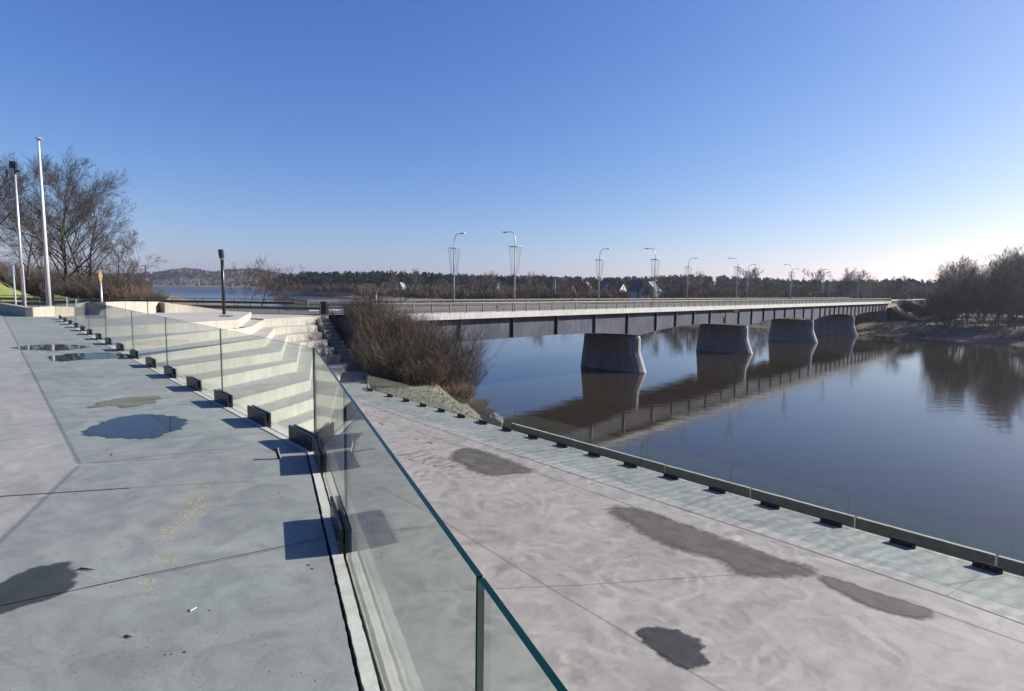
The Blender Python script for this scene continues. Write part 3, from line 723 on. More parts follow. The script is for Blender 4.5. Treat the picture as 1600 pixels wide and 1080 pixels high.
mb = MB(); hh = yz - ZR
mb.add([(0, -.16, hh), (-.15, -.16, hh - .6), (0, -.16, hh - 1.45), (.15, -.16, hh - .6), (0, -.10, hh), (-.15, -.10, hh - .6), (0, -.10, hh - 1.45), (.15, -.10, hh - .6)],
       [(0, 1, 2, 3), (4, 7, 6, 5), (0, 4, 5, 1), (1, 5, 6, 2), (2, 6, 7, 3), (3, 7, 4, 0)]); mb.build('marker_plate', M['yellow'], mk); mk.rotation_euler.z = R(40)
p = atY(350, 488, 48); bz = atY(349, 390, 48).z
bl = vpole('lamp_post', p.x, 48, -0.9, bz - .7, .13, .13, M['black'], 'slim black column light standing on the pale platform', 'lamp post')
hb = bz + .9
mb = MB(); mb.box((-.06, 0, hb - .34), (.3, .3, .68), Vector((1, 0, .1)), up=Vector((-.12, 0, 1))); mb.build('lamp_head', M['black'], bl)
mb = MB(); mb.tube([(-.05, 0, hb - .9), (-.05, 0, hb - .76)], [.1, .2], 12, 0, True); mb.build('reflector', M['white'], bl)
# small bollard-like pieces on the platform
for (x, y, lab) in ((353, 494.5, 'dark flat drain cover on the platform below the column light'),):
    p = at(x, y, TZ[0]); mb = MB(); mb.box((p.x, p.y, TZ[0] + .03), (.9, .5, .06)); tag(mb.build('drain_cover', M['steel']), lab, 'drain cover')

# ------------------------------------------------------------------ river
mb = MB(); mb.add([(-4800, -300, ZW), (2600, -300, ZW), (2600, 5200, ZW), (-4800, 5200, ZW)], [(0, 1, 2, 3)])
tag(mb.build('river', M['water']), kind='structure')

# ------------------------------------------------------------------ banks
def sdist(pl, x, y):
    best = 1e9; sg = 1
    for (ax, ay), (bx, by) in zip(pl[:-1], pl[1:]):
        dx, dy = bx - ax, by - ay; t = ((x - ax) * dx + (y - ay) * dy) / (dx * dx + dy * dy); t = min(1, max(0, t))
        qx, qy = ax + dx * t, ay + dy * t; d = math.hypot(x - qx, y - qy)
        if d < best: best = d; sg = 1 if dx * (y - ay) - dy * (x - ax) > 0 else -1
    return best * sg
near_shore = [(40, -14), (19.2, 17.5), (10.5, 28.5), (4.0, 38.5), (0.8, 49), (-0.6, 54), (-1.6, 60), (-4.7, 70), (-12, 84), (-30, 98), (-60, 125)]
def sm(a, b, x):
    t = min(1, max(0, (x - a) / (b - a))); return t * t * (3 - 2 * t)
hide = [(-13.6, 51.2), (-10.4, 40.0), (14, 13.4), (30, -5)]     # inside of the plaza edge
def inside_plaza(x, y):
    rel = Vector((x, y, 0)) - Vector((LOW_A.x, LOW_A.y, 0))
    if y <= 40.2: return rel.dot(low_out) < 0.1
    xl = LOW_A.x + (LOW_FAR.x - LOW_A.x) * (y - 40.16) / (50.4 - 40.16)
    if y <= 50.4: return x < xl + 0.1
    if y <= 58.6: return x < -13.3 + (-18.5 + 13.3) * (y - 50.4) / 8.2 + .2
    return False
def near_h(x, y):
    d = sdist(near_shore, x, y)
    z = ZW - 0.5 + 0.80 * d if d > 0 else ZW - .5 + d * .5
    rel = Vector((x, y, 0)) - Vector((LOW_A.x, LOW_A.y, 0))
    capz = -5.85 + (ZR - .15 + 5.85) * sm(46, 56, y)
    z = min(z, capz)
    z += 0.18 * noise.noise(Vector((x * .5, y * .5, 1))) * (1 if z < capz - .3 else .2)
    # grassy hill on the far left, beyond the road
    if x < -45 and y > 75: z = max(z if z > ZR - .2 or x < -52 else z, ZR - 1.0 + sm(.80, 1.05, -x / y) * 12.5 * sm(64, 80, y) + .25 * noise.noise(Vector((x * .2, y * .2, 3)))) if -x / y > .78 else z
    if 57 < y < 75 and x < -10: z = min(z, ZR - .12)
    if inside_plaza(x, y): z = -8.0 if y < 58.6 else z
    return z
mb = MB(); xs = np.concatenate([np.arange(-150, -60, 5), np.arange(-60, -20, 2), np.arange(-20, 34, .9)]); ys = np.concatenate([np.arange(-12, 70, .9), np.arange(70, 131, 3)])
nx, ny = len(xs), len(ys)
mb.v = [(float(x), float(y), near_h(float(x), float(y))) for y in ys for x in xs]
for j in range(ny - 1):
    for i in range(nx - 1):
        a = j * nx + i; cx, cy, cz = mb.v[a]
        mb.f.append((a, a + 1, a + 1 + nx, a + nx))
        gr = (cy > 66 and -cx / max(cy, 1) > .74)
        gv = (cy < 46 and cz > -7.2 and cx > -10)
        mb.m.append(1 if gr else (2 if gv else 0))
tag(mb.build('near_bank', [M['bank'], M['grass'], M['gravel']], smooth=True), kind='structure')
# continuing land to the far left
def land_strip(name, shore, side, prof, material, sub=1, nz=0.3):
    P = [Vector((x, y, 0)) for x, y in shore]; mb = MB(); rows = []
    for i, p in enumerate(P):
        d = (P[min(i + 1, len(P) - 1)] - P[max(i - 1, 0)]).normalized(); s = Vector((-d.y, d.x, 0)) * side
        rows.append([p + s * o + Vector((0, 0, z + nz * noise.noise(Vector((p.x * .03 + o * .1, p.y * .03, 0))))) for o, z in prof])
    k = len(prof)
    for rw in rows: mb.v += [tuple(q) for q in rw]
    for i in range(len(rows) - 1):
        for j in range(k - 1): mb.f.append((i * k + j, i * k + j + 1, (i + 1) * k + j + 1, (i + 1) * k + j)); mb.m.append(0)
    o = mb.build(name, material, smooth=True); tag(o, kind='structure'); return o
land_strip('left_bank', [(-60, 125), (-90, 170), (-150, 270), (-330, 560), (-560, 850), (-1000, 1300), (-2500, 2300)], 1, [(-6, -13), (4, -10), (25, -3), (90, 1), (400, 18), (900, 40)], M['far_ground'])
far_shore = [(330, -60), (200, 90), (142, 150), (128, 170), (116, 190), (102, 206), (84, 232), (45, 290), (-20, 360), (-90, 500), (-200, 670), (-366, 1010), (-640, 1480), (-780, 2000), (-1300, 2180), (-2600, 2240), (-5000, 2300)]
fs = []
for (a, b), (c, d) in zip(far_shore[:-1], far_shore[1:]):
    n = max(1, int(math.hypot(c - a, d - b) / 14)) if math.hypot(a, b) < 700 else 3
    for i in range(n): fs.append((a + (c - a) * i / n, b + (d - b) * i / n))
fs.append(far_shore[-1])
fs = [(x + 1.6 * noise.noise(Vector((x * .05, y * .05, 9))), y + 1.6 * noise.noise(Vector((x * .05, y * .05, 4)))) for x, y in fs]
land_strip('far_bank', fs, -1, [(-5, -12.6), (1.5, -11.2), (9, -10.2), (14, -8.6), (40, -7.6), (120, -7), (260, -6), (450, -2), (800, 4), (1500, 8)], M['far_ground'], nz=.8)

# road behind the forecourt
mb = MB()
mb.add([(-160, 59.5, ZR), (-19, 58.9, ZR), (-13, 58.2, ZR), (-9.0, 62.2, ZR), (-19, 72.2, ZR), (-28, 74.5, ZR), (-160, 75, ZR)], [tuple(range(7))])
tag(mb.build('road', M['asphalt']), kind='structure')
mb = MB(); joint_strip(mb, [Vector((-150, 67, 0)), Vector((-22, 66.5, 0)), Vector((-14.5, 66.5, 0))], .15, ZR + .006); joint_strip(mb, [Vector((-150, 60.4, 0)), Vector((-18, 59.8, 0))], .15, ZR + .006)
tag(mb.build('road_marking', M['white']), kind='structure')

# guard rails
def guardrail(A_, B_, label, zb=ZR, sp=4.0, h_=0.78, material='rail'):
    A_ = Vector(A_); B_ = Vector(B_); e = empty('guard_rail', (A_.x, A_.y, zb)); tag(e, label, 'guard rail')
    d = (B_ - A_); L = d.length; d.normalize(); s = Vector((-d.y, d.x, 0)); mb = MB()
    prof = [(-.02, h_), (.06, h_ - .05), (0, h_ - .13), (.0, h_ - .18), (.06, h_ - .26), (-.02, h_ - .31)]
    vs = []
    for t in (0, L):
        vs += [tuple(d * t - s * a + Vector((0, 0, z))) for a, z in prof]
    k = len(prof); mb.add(vs, [(i, i + 1, k + i + 1, k + i) for i in range(k - 1)] + [(i + k, k + i + 1, i + 1, i) for i in ()]); mb.build('beam', M[material], e)
    mb = MB(); mb.box(d * (L / 2) + Vector((0, 0, 1.04)), (L, .07, .07), d); mb.build('top_rail', M['black'], e)
    n = min(90, int(L / sp))
    for i in range(n + 1):
        mb = MB(); mb.box(d * (L * i / n) + s * .08 + Vector((0, 0, .5)), (.09, .07, 1.0), d); mb.build('post', M['rail'], e)
    return e
guardrail((-75, 61.5, 0), (-19.6, 58.6, 0), 'dark steel guard rail on the near side of the road')
guardrail((-110, 75.5, 0), (-28, 75.0, 0), 'steel guard rail on the river side of the road beyond the forecourt')

# ------------------------------------------------------------------ bridge
BO = Vector((20.9, 91.7, 0)); BU = Vector((.7006, .7135, 0)).normalized(); BN = Vector((-BU.y, BU.x, 0))
def B(s, n, z): return BO + BU * s + BN * n + Vector((0, 0, z))
br = empty('river_bridge', (0, 0, 0)); tag(br, 'long road bridge on concrete piers across the river', 'bridge')
S0, S1 = -49.0, 171.0; W0, W1 = 0.6, 14.6
mb = MB()
def bprism(mb, s0, s1, prof, mi=0):      # profile of (n, z), extruded along the bridge
    vs = [tuple(B(s, n, z)) for s in (s0, s1) for n, z in prof]; k = len(prof)
    mb.add(vs, [(i, (i + 1) % k, k + (i + 1) % k, k + i) for i in range(k)] + [tuple(range(k))[::-1], tuple(range(k, 2 * k))], mi)
bprism(mb, S0, S1, [(W0 + .35, ZR - .35), (W1 - .35, ZR - .35), (W1 - .35, ZR - .03), (W0 + .35, ZR - .03)])
mb.build('deck', M['asphalt'], br)
for (a, b, nm) in ((W0, W0 + .35, 'fascia'), (W1 - .35, W1, 'fascia')):
    mb = MB(); s = S0
    while s < S1 - .1:
        e = min(S1, s + 6.0); bprism(mb, s + .012, e - .012, [(a, ZR - .62), (b, ZR - .62), (b, ZR + .10), (a, ZR + .10)]); s = e
    mb.build(nm, M['fascia'], br)
mb = MB(); bprism(mb, S0, S1, [(W0 + .4, ZR - .6), (W0 + 2.2, ZR - .6), (W0 + 2.2, ZR + .08), (W0 + .4, ZR + .08)]); mb.build('footway', M['fascia'], br)
piers_s = [0.9, 43.6, 86.5, 125.5]
supports = [S0 + 2] + piers_s + [S1 - 3]
def gz(s):        # bottom level of the haunched girder
    for a, b in zip(supports[:-1], supports[1:]):
        if a <= s <= b:
            t = (s - a) / (b - a); u = abs(2 * t - 1)
            hz = u ** 2.4
            if a == supports[0] and t < .5: hz *= .1
            if b == supports[-1] and t > .5: hz *= .1
            return -4.5 - 1.15 * hz
    return -4.5
for gn in (W0 + .75, W1 - 1.3):
    mb = MB(); n = 160; prev = None
    for i in range(n + 1):
        s = S0 + 1 + (S1 - S0 - 2) * i / n; z = gz(s); ring = [B(s, gn, ZR - .36), B(s, gn, z + .06), B(s, gn - .12, z + .06), B(s, gn - .12, z), B(s, gn + .55, z), B(s, gn + .55, ZR - .36)]
        mb.v += [tuple(q) for q in ring]
        if i:
            o = (i - 1) * 6
            for j in range(6): mb.f.append((o + j, o + (j + 1) % 6, o + 6 + (j + 1) % 6, o + 6 + j)); mb.m.append(0)
    mb.build('girder', M['girder'], br)
gn = W0 + .75
st = S0 + 3.3; k = 0
while st < S1 - 4:
    mb = MB(); z = gz(st); mb.box(B(st, gn - .13, (ZR - .64 + z) / 2 - .0), (.14, .26, (ZR - .66 - z - .08)), BU); mb.build('stiffener', M['black'], br); st += 4.3 if st > 88 else 8.6 if st < 0 else 6.6; k += 1
# cross beams under the deck
for s in np.arange(S0 + 6, S1 - 5, 8.6):
    mb = MB(); mb.box(B(float(s), (W0 + W1) / 2, -3.0), (.3, W1 - W0 - 3.6, 1.6), BU); mb.build('cross_beam', M['girder'], br)
# piers: long flank, rounded downstream nose that widens below a shoulder
for s in piers_s:
    mb = MB()
    hw = 1.15
    def prof(nose, tail, hw):
        pts = [(-hw * 1.0, tail), (-hw, nose + 1.2), (-hw * .75, nose + .45), (-hw * .3, nose + .06), (0, nose), (hw * .3, nose + .06), (hw * .75, nose + .45), (hw, nose + 1.2), (hw, tail), (hw * .6, tail + .9), (0, tail + 1.2), (-hw * .6, tail + .9)]
        return pts
    levels = [(ZW - 3, -.35, 11.6, 1.4), (ZW + .15, -.15, 11.5, 1.3), (-8.5, 1.0, 11.2, 1.15), (-8.2, 1.08, 11.15, 1.12), (-6.1, 1.1, 11.0, 1.08), (-5.7, 1.3, 10.9, .95)]
    k = 12
    for z, nose, tail, h2 in levels: mb.v += [tuple(B(s + a, n, z)) for a, n in prof(nose, tail, h2)]
    for l in range(len(levels) - 1):
        for j in range(k): mb.f.append((l * k + j, l * k + (j + 1) % k, (l + 1) * k + (j + 1) % k, (l + 1) * k + j)); mb.m.append(0)
    mb.f.append(tuple((len(levels) - 1) * k + j for j in range(k))); mb.m.append(0)
    mb.build('pier', M['pier'], br)
for s, a in ((S0, 1), (S1 - 2.2, -1)):
    mb = MB(); bprism(mb, s, s + 2.2, [(W0 + .8, ZR - .4), (W1 - .8, ZR - .4), (W1 - .8, ZW), (W0 + .8, ZW)]); mb.build('abutment', M['pier'], br)
mb = MB(); bprism(mb, 36.0, 39, [(gn - .16, -1.95), (gn + .02, -1.95), (gn + .02, -2.6), (gn - .16, -2.6)])
mb.build('inspection_hatch', M['black'], br)
mb = MB(); q = B(32.2, gn - .03, -3.05); s_ = BU * .55; zz = Vector((0, 0, 1.1)); nn_ = BN * -.05
mb.add([tuple(v) for v in (q - s_, q + zz, q + s_, q - zz)] + [tuple(v + nn_) for v in (q - s_, q + zz, q + s_, q - zz)], [(3, 2, 1, 0), (4, 5, 6, 7), (0, 1, 5, 4), (1, 2, 6, 5), (2, 3, 7, 6), (3, 0, 4, 7)])
mb.build('navigation_sign', M['yellow'], br)
# railings of the bridge
def bridge_rail(n, s0, s1, label, zoff=.10, sp=2.5):
    e = empty('bridge_railing', (0, 0, 0)); tag(e, label, 'railing'); zb = ZR + zoff
    mb = MB(); mb.tube([B(s0, n, zb + 1.1), B(s1, n, zb + 1.1)], [.055, .055], 8, 0, True); mb.build('top_rail', M['rail'], e)
    mb = MB()
    for h_ in (.98, .36): mb.box((B(s0, n, zb + h_) + B(s1, n, zb + h_)) / 2, (s1 - s0, .04, .05), BU)
    s = s0 + .1
    while s < s1:
        mb.box(B(s, n, zb + .67), (.035, .035, .62), BU); s += .22 if s < 60 else .4
    mb.build('balusters', M['rail'], e)
    k = int((s1 - s0) / sp)
    for i in range(k + 1):
        mb = MB(); mb.box(B(s0 + sp * i, n, zb + .55), (.12, .12, 1.15), BU); mb.box(B(s0 + sp * i, n, zb + .02), (.2, .2, .05), BU); mb.build('post', M['rail'], e)
bridge_rail(W0 + .17, S0, S1, 'grey baluster railing along the near edge of the bridge')
bridge_rail(W1 - .17, S0, S1, 'grey baluster railing along the far edge of the bridge')
# vehicle barrier between footway and lane
e = empty('bridge_barrier'); tag(e, 'low steel crash barrier between the footway and lanes of the bridge', 'barrier')
mb = MB(); mb.box((B(S0, W0 + 2.4, ZR + .62) + B(S1, W0 + 2.4, ZR + .62)) / 2, (S1 - S0, .08, .3), BU); mb.build('beam', M['rail'], e)
for i in range(56):
    mb = MB(); mb.box(B(S0 + 1 + i * 3.95, W0 + 2.5, ZR + .36), (.1, .1, .8), BU); mb.build('post', M['rail'], e)
# approach railings left of the bridge, on both sides
def fence_line(pts, label, z=ZR, post_mat='rail', sp=2.2, box_ends=False, h_=1.1, bal=True):
    e = empty('railing', (0, 0, 0)); tag(e, label, 'railing'); mb = MB(); mb.tube([Vector((x, y, z + h_)) for x, y in pts], [.05] * len(pts), 6, 0, True); mb.build('top_rail', M[post_mat], e)
    mb = MB(); posts = []
    for (ax, ay), (bx, by) in zip(pts[:-1], pts[1:]):
        a, b = Vector((ax, ay, z)), Vector((bx, by, z)); L = (b - a).length; d = (b - a).normalized()
        for h2 in (.15, h_ - .16): mb.box((a + b) / 2 + Vector((0, 0, h2)), (L, .04, .05), d)
        t = 0
        while bal and t < L: mb.box(a + d * t + Vector((0, 0, h_ / 2)), (.022, .022, h_ - .3), d); t += .2
        for i in range(int(L / sp) + 1): posts.append((a + d * (i * sp), d))
    mb.build('balusters', M[post_mat], e)
    for p_, d in posts[:95]:
        mb = MB(); mb.box(p_ + Vector((0, 0, h_ / 2)), (.09, .09, h_), d); mb.build('post', M[post_mat], e)
    return e
fr = B(S0, W1 - .17, 0); nr = B(S0, W0 + .17, 0)
farL = atY(428, 463, 92)
fence_line([(farL.x, farL.y), (fr.x, fr.y)], 'grey baluster railing beyond the road leading to the far side of the bridge', z=ZR)
fence_line([(-18.8, 58.7), (-16.5, 57.6), (nr.x, nr.y)], 'dark railing between the top of the stairs and the bridge', post_mat='black')
p = at(505, 491, ZR); mb = MB(); mb.box((p.x + .1, p.y, ZR + .62), (.62, .4, 1.25)); mb.box((p.x + .1, p.y, ZR + 1.28), (.7, .46, .06))
tag(mb.build('utility_cabinet', M['black']), 'black utility cabinet at the top of the stairs', 'cabinet')
p = atY(583, 470, 78); mb = MB(); mb.box((p.x, p.y, ZR + .85), (.9, .7, 1.7)); mb.box((p.x, p.y, ZR + 1.74), (1.0, .8, .08))
tag(mb.build('concrete_pillar', M['pier']), 'grey square pillar at the far start of the bridge railing', 'pillar')
# embankment and road past the bridge
mb = MB()
rows = []
for i in range(24):
    s = S1 - 2 + i * 14; t = sm(S1 - 8, S1 + 8, s)
    rows.append([B(s, W0 - 16 - 3 * t, -9.5), B(s, W0 - 9 * t, -6 + .4 * noise.noise(Vector((s * .2, 0, 0)))), B(s, W0 - .5 - 1.5 * t, ZR - .1 - (1 - t) * 3.2), B(s, W1 + 1.5, ZR - .1 - (1 - t) * 3.2), B(s, W1 + 14, -7), B(s, W1 + 20, -9)])
for rw in rows: mb.v += [tuple(q) for q in rw]
for i in range(23):
    for j in range(5): mb.f.append((i * 6 + j, i * 6 + j + 1, (i + 1) * 6 + j + 1, (i + 1) * 6 + j)); mb.m.append(0)
mb.f.append((0, 1, 2, 3, 4, 5)); mb.m.append(0)
tag(mb.build('embankment', M['far_ground'], smooth=True), kind='structure')
mb = MB(); q = [B(S1, W0 + 1, ZR), B(S1 + 300, W0 + 1, ZR), B(S1 + 300, W1 - 1, ZR), B(S1, W1 - 1, ZR)]; mb.add([tuple(v) for v in q], [(0, 1, 2, 3)])
tag(mb.build('road', M['asphalt']), kind='structure')
a_, b_ = B(S1 + .5, W0 + .2, 0), B(S1 + 190, W0 + .2, 0)
guardrail((a_.x, a_.y, 0), (b_.x, b_.y, 0), 'pale guard rail on the embankment past the far end of the bridge', sp=6.0)

# bridge lamps with hanging wire cones
def make_lamp():
    e = empty('street_lamp'); H = 10.05; mb = MB()
    mb.tube([(0, 0, 0), (0, 0, 5), (0, 0, H - 1.4), (0.06, 0, H - .75), (.3, 0, H - .25), (.75, 0, H - .03), (1.35, 0, H)], [.1, .08, .06, .055, .05, .045, .04], 8, 0, True); mb.build('pole', M['galv'], e, True)
    mb = MB(); mb.box((1.7, 0, H), (.85, .3, .1), Vector((1, 0, .05))); mb.box((1.72, 0, H - .06), (.6, .24, .05)); mb.build('lamp_head', M['galv'], e)
    mb = MB(); zt, zb = 8.15, 4.65; rt, rb = .78, .42; n = 24
    mb.tube([(rt * math.cos(6.2832 * i / n), rt * math.sin(6.2832 * i / n), zt) for i in range(n + 1)], [.045] * (n + 1), 5)
    mb.box((0, 0, zt), (2 * rt, .06, .06)); mb.box((0, 0, zt), (.06, 2 * rt, .06)); mb.build('hoop', M['galv'], e)
    mb = MB(); mb.tube([(rb * math.cos(6.2832 * i / n), rb * math.sin(6.2832 * i / n), zb) for i in range(n + 1)], [.03] * (n + 1), 5)
    for i in range(14):
        c, s = math.cos(6.2832 * i / 14), math.sin(6.2832 * i / 14)
        mb.tube([(rt * c, rt * s, zt), (rb * c, rb * s, zb)], [.012, .012], 3)
        mb.box((rb * c, rb * s, zb), (.14, .14, .1))
    mb.build('wire_cone', M['wire'], e)
    return e
lamp0 = make_lamp(); lk = children(lamp0)
ordn = ['first', 'second', 'third', 'fourth', 'fifth', 'sixth', 'seventh']
lang = math.atan2(BN.y, BN.x)
for row in (0, 1):
    for k in range(6):
        if row == 0: x, y = (0.2 + 22.85 * k) * 1.045, (70 + 24.4 * k) * 1.045; ang = lang
        else: x, y = (-7.6 + 22.2 * k) * 1.045, (74.7 + 23.7 * k) * 1.045; ang = lang + math.pi
        if (x - BO.x) * BU.x + (y - BO.y) * BU.y > S1 + 1: continue
        o = lamp0 if (row == 0 and k == 0) else copy_tree(lamp0, (x, y, ZR), ang, kids=lk)
        o.location = (x, y, ZR); o.rotation_euler.z = ang
        tag(o, '%s lamp from the left in the bridge row whose arms point %s, with wire cone' % (ordn[k], 'left' if row == 0 else 'right'), 'street lamp', 'lamps along the bridge')

# ------------------------------------------------------------------ parapet blocks, gravel and stones by the lower rail
bx = [803, 846, 872, 934, 1040, 1172, 1335, 1556, 1780]
def para(px, py): return at(px, py, -6.15)
def on_line(px):     # point of the parapet line under photo column px
    o_ = LOW_A + low_out * 1.25
    best = None
    for i in range(600):
        q = o_ + LOW_D * (i * .08); v = Vector((q.x, q.y, -5.9)) - EYE; x = 800 + F_PX * v.dot(RT) / v.dot(fw)
        if best is None or abs(x - px) < best[0]: best = (abs(x - px), q)
    return best[1]
ordb = ['shortest and farthest', 'second farthest', 'third farthest', 'fourth', 'fifth', 'sixth', 'seventh', 'nearest']
bx = [800, 846, 934, 1040, 1172, 1335, 1556, 1900]
for i in range(len(bx) - 1):
    a, b = on_line(bx[i]), on_line(bx[i + 1]); d = (b - a).normalized(); L = (b - a).length
    mb = MB(); c = (a + b) / 2; o_ = len(mb.v)
    cz = -6.0; hgt = .43; segs = max(4, int(L / .25)); s = Vector((-d.y, d.x, 0)) * .085
    for k in range(segs + 1):
        q = a + d * (.03 + (L - .06) * k / segs); j = .012 * noise.noise(Vector((q.x * 3, q.y * 3, 0)))
        mb.v += [(q.x - s.x, q.y - s.y, cz - .5), (q.x - s.x, q.y - s.y, cz + hgt - .03 + j), (q.x - s.x * .75, q.y - s.y * .75, cz + hgt + j), (q.x + s.x * .8, q.y + s.y * .8, cz + hgt + j), (q.x + s.x, q.y + s.y, cz + hgt - .03), (q.x + s.x, q.y + s.y, cz - .5)]
        if k:
            for jj in range(6): mb.f.append((o_ + (k - 1) * 6 + jj, o_ + (k - 1) * 6 + (jj + 1) % 6, o_ + k * 6 + (jj + 1) % 6, o_ + k * 6 + jj)); mb.m.append(1 if jj == 2 else 0)  # top strip gets the paler wall tone as painted sunlight
    mb.f += [tuple(o_ + j for j in range(6)), tuple(o_ + segs * 6 + j for j in range(6))]; mb.m += [0, 0]
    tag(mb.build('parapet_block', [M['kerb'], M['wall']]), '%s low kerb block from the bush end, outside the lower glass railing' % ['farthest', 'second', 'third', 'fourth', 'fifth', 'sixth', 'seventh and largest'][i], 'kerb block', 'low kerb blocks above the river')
def stone(mb, p, s, r):
    n = 6; vs = []; th0 = r.uniform(0, 6.28)
    for zr, zz in ((.9, 0), (.75, .45), (.35, .75)):
        for i in range(n):
            th = th0 + i * 6.283 / n; q = s * zr * r.uniform(.75, 1.15)
            vs.append((p[0] + math.cos(th) * q, p[1] + math.sin(th) * q * .8, p[2] + s * zz - s * .2))
    fs_ = [(l * n + i, l * n + (i + 1) % n, (l + 1) * n + (i + 1) % n, (l + 1) * n + i) for l in (0, 1) for i in range(n)] + [tuple(12 + i for i in range(n))]
    mb.add(vs, fs_)
mb = MB(); r = random.Random(5); cnt = 0
while cnt < 5200:
    x, y = r.uniform(-11, 7), r.uniform(30, 60)
    if inside_plaza(x, y) or sdist(near_shore, x, y) < 0.2: continue
    relo = (Vector((x, y, 0)) - Vector((LOW_A.x, LOW_A.y, 0)))
    if y < 37 and relo.dot(low_out) < 1.6: 
        if r.random() < .8: continue
    stone(mb, (x, y, near_h(x, y)), r.uniform(.03, .09) if r.random() < .96 else r.uniform(.10, .16), r); cnt += 1
tag(mb.build('riprap', M['stone'], smooth=False), 'pale loose stones covering the bank slope beside the bush', 'stones', kind='stuff')
q = at(768, 657, -5.6); mb = MB()
bm_r = random.Random(2); vs = []; nlat, nlon = 7, 10
for i in range(nlat):
    ph = math.pi * i / (nlat - 1)
    for j in range(nlon):
        th = 6.2832 * j / nlon; v = Vector((math.sin(ph) * math.cos(th), math.sin(ph) * math.sin(th), math.cos(ph)))
        rr = .48 * (1 + .35 * noise.noise(v * 1.6 + Vector((4, 0, 0)))); vs.append((v.x * rr * 1.1, v.y * rr * .9, v.z * rr * .95))
mb.add(vs, [(i * nlon + j, i * nlon + (j + 1) % nlon, (i + 1) * nlon + (j + 1) % nlon, (i + 1) * nlon + j) for i in range(nlat - 1) for j in range(nlon)])
o = mb.build('boulder', M['boulder']); bq = LOW_A + LOW_D * 12.8 + low_out * .75; o.location = (bq.x, bq.y, -5.6); tag(o, 'dark grey boulder behind the lower glass railing', 'boulder')

# ------------------------------------------------------------------ vegetation
def grow_tree(seed, H, spread=0.9, trunk_r=.3, l1=9, l2=7, l3=6, l4=5, first=.28, up=.35, twig_r=.012, lean=(0, 0), multi=1, droop=0.0, l5=0):
    """bare deciduous tree: returns (trunk mesh builder, crown mesh builder)"""
    r = random.Random(seed); tk, cr = MB(), MB()
    def poly(p, d, L, n, wander, upf):
        pts = [p.copy()]; d = d.copy()
        for i in range(n):
            d = (d + Vector((r.gauss(0, wander), r.gauss(0, wander), r.gauss(0, wander) + upf / n))).normalized()
            p = p + d * (L / n); pts.append(p.copy())
        return pts
    def along(pts, t):
        f = t * (len(pts) - 1); i = min(int(f), len(pts) - 2); return pts[i].lerp(pts[i + 1], f - i), (pts[i + 1] - pts[i]).normalized()
    def branch_dir(d, ang):
        a = d.orthogonal().normalized(); a.rotate(Matrix.Rotation(r.uniform(0, 6.283), 3, d)); return (d * math.cos(ang) + a * math.sin(ang)).normalized()
    cnts = [l1, l2, l3, l4, l5]
    def rec(pts, L, rad, lev):
        n = cnts[lev]
        if n == 0: return
        n = max(1, int(n * r.uniform(.8, 1.2)))
        for i in range(n):
            t0 = first if lev == 0 else .2
            t = t0 + (1 - t0) * ((i + r.random()) / n) ** (.9); t = min(.98, t)
            q, d = along(pts, t)
            ang = R(r.uniform(25, 55)) if lev == 0 else R(r.uniform(18, 46))
            nd = branch_dir(d, ang * (spread if lev == 0 else 1)); nd.z += (up * .6 if lev < 2 else 0); nd.z -= droop * (lev >= 2); nd.normalize()
            if lev == 0: nl = L * r.uniform(.42, .62) * (1.08 - .62 * max(0, t - .3))
            else: nl = L * r.uniform(.42, .66) * (1.12 - .45 * t)
            nr = max(twig_r * .6, rad * (1 - .75 * t) * (.55 if lev == 0 else .5))
            if lev >= 3: nr = twig_r * .7
            seg = (6, 4, 3, 2, 1)[min(lev, 4)]; ns = (6, 4, 3, 3, 3)[min(lev, 4)]
            bp = poly(q, nd, nl, seg, (.07, .08, .09, .10, .12)[min(lev, 4)], up * (.7 if lev < 2 else .3))
            rs = [max(twig_r * .45, nr * (1 - .8 * j / seg)) for j in range(seg + 1)]
            (tk if lev == 0 else cr).tube(bp, rs, ns)
            if lev < 4: rec(bp, nl, nr, lev + 1)
    for mnum in range(multi):
        d0 = Vector((lean[0] + (r.uniform(-.35, .35) if multi > 1 else 0), lean[1] + (r.uniform(-.3, .3) if multi > 1 else 0), 1)).normalized()
        hh = H * r.uniform(.8, 1) if multi > 1 else H
        tp = poly(Vector((0, 0, -.3)), d0, hh * .93, 9, .05, .05)
        rs = [trunk_r * (1.25 if j == 0 else 1) * (1 - .88 * j / 9) + .01 for j in range(10)]
        tk.tube(tp, rs, 9); rec(tp, hh, trunk_r, 0)
    return tk, cr
def tree_obj(name, loc, built, label, cat='tree', group=None, mats=('bark', 'twig'), rz=0, parts=('trunk', 'crown')):
    e = empty(name, loc, rz); tag(e, label, cat, group)
    built[0].build(parts[0], M[mats[0]], e, True); built[1].build(parts[1], M[mats[1]], e)
    return e

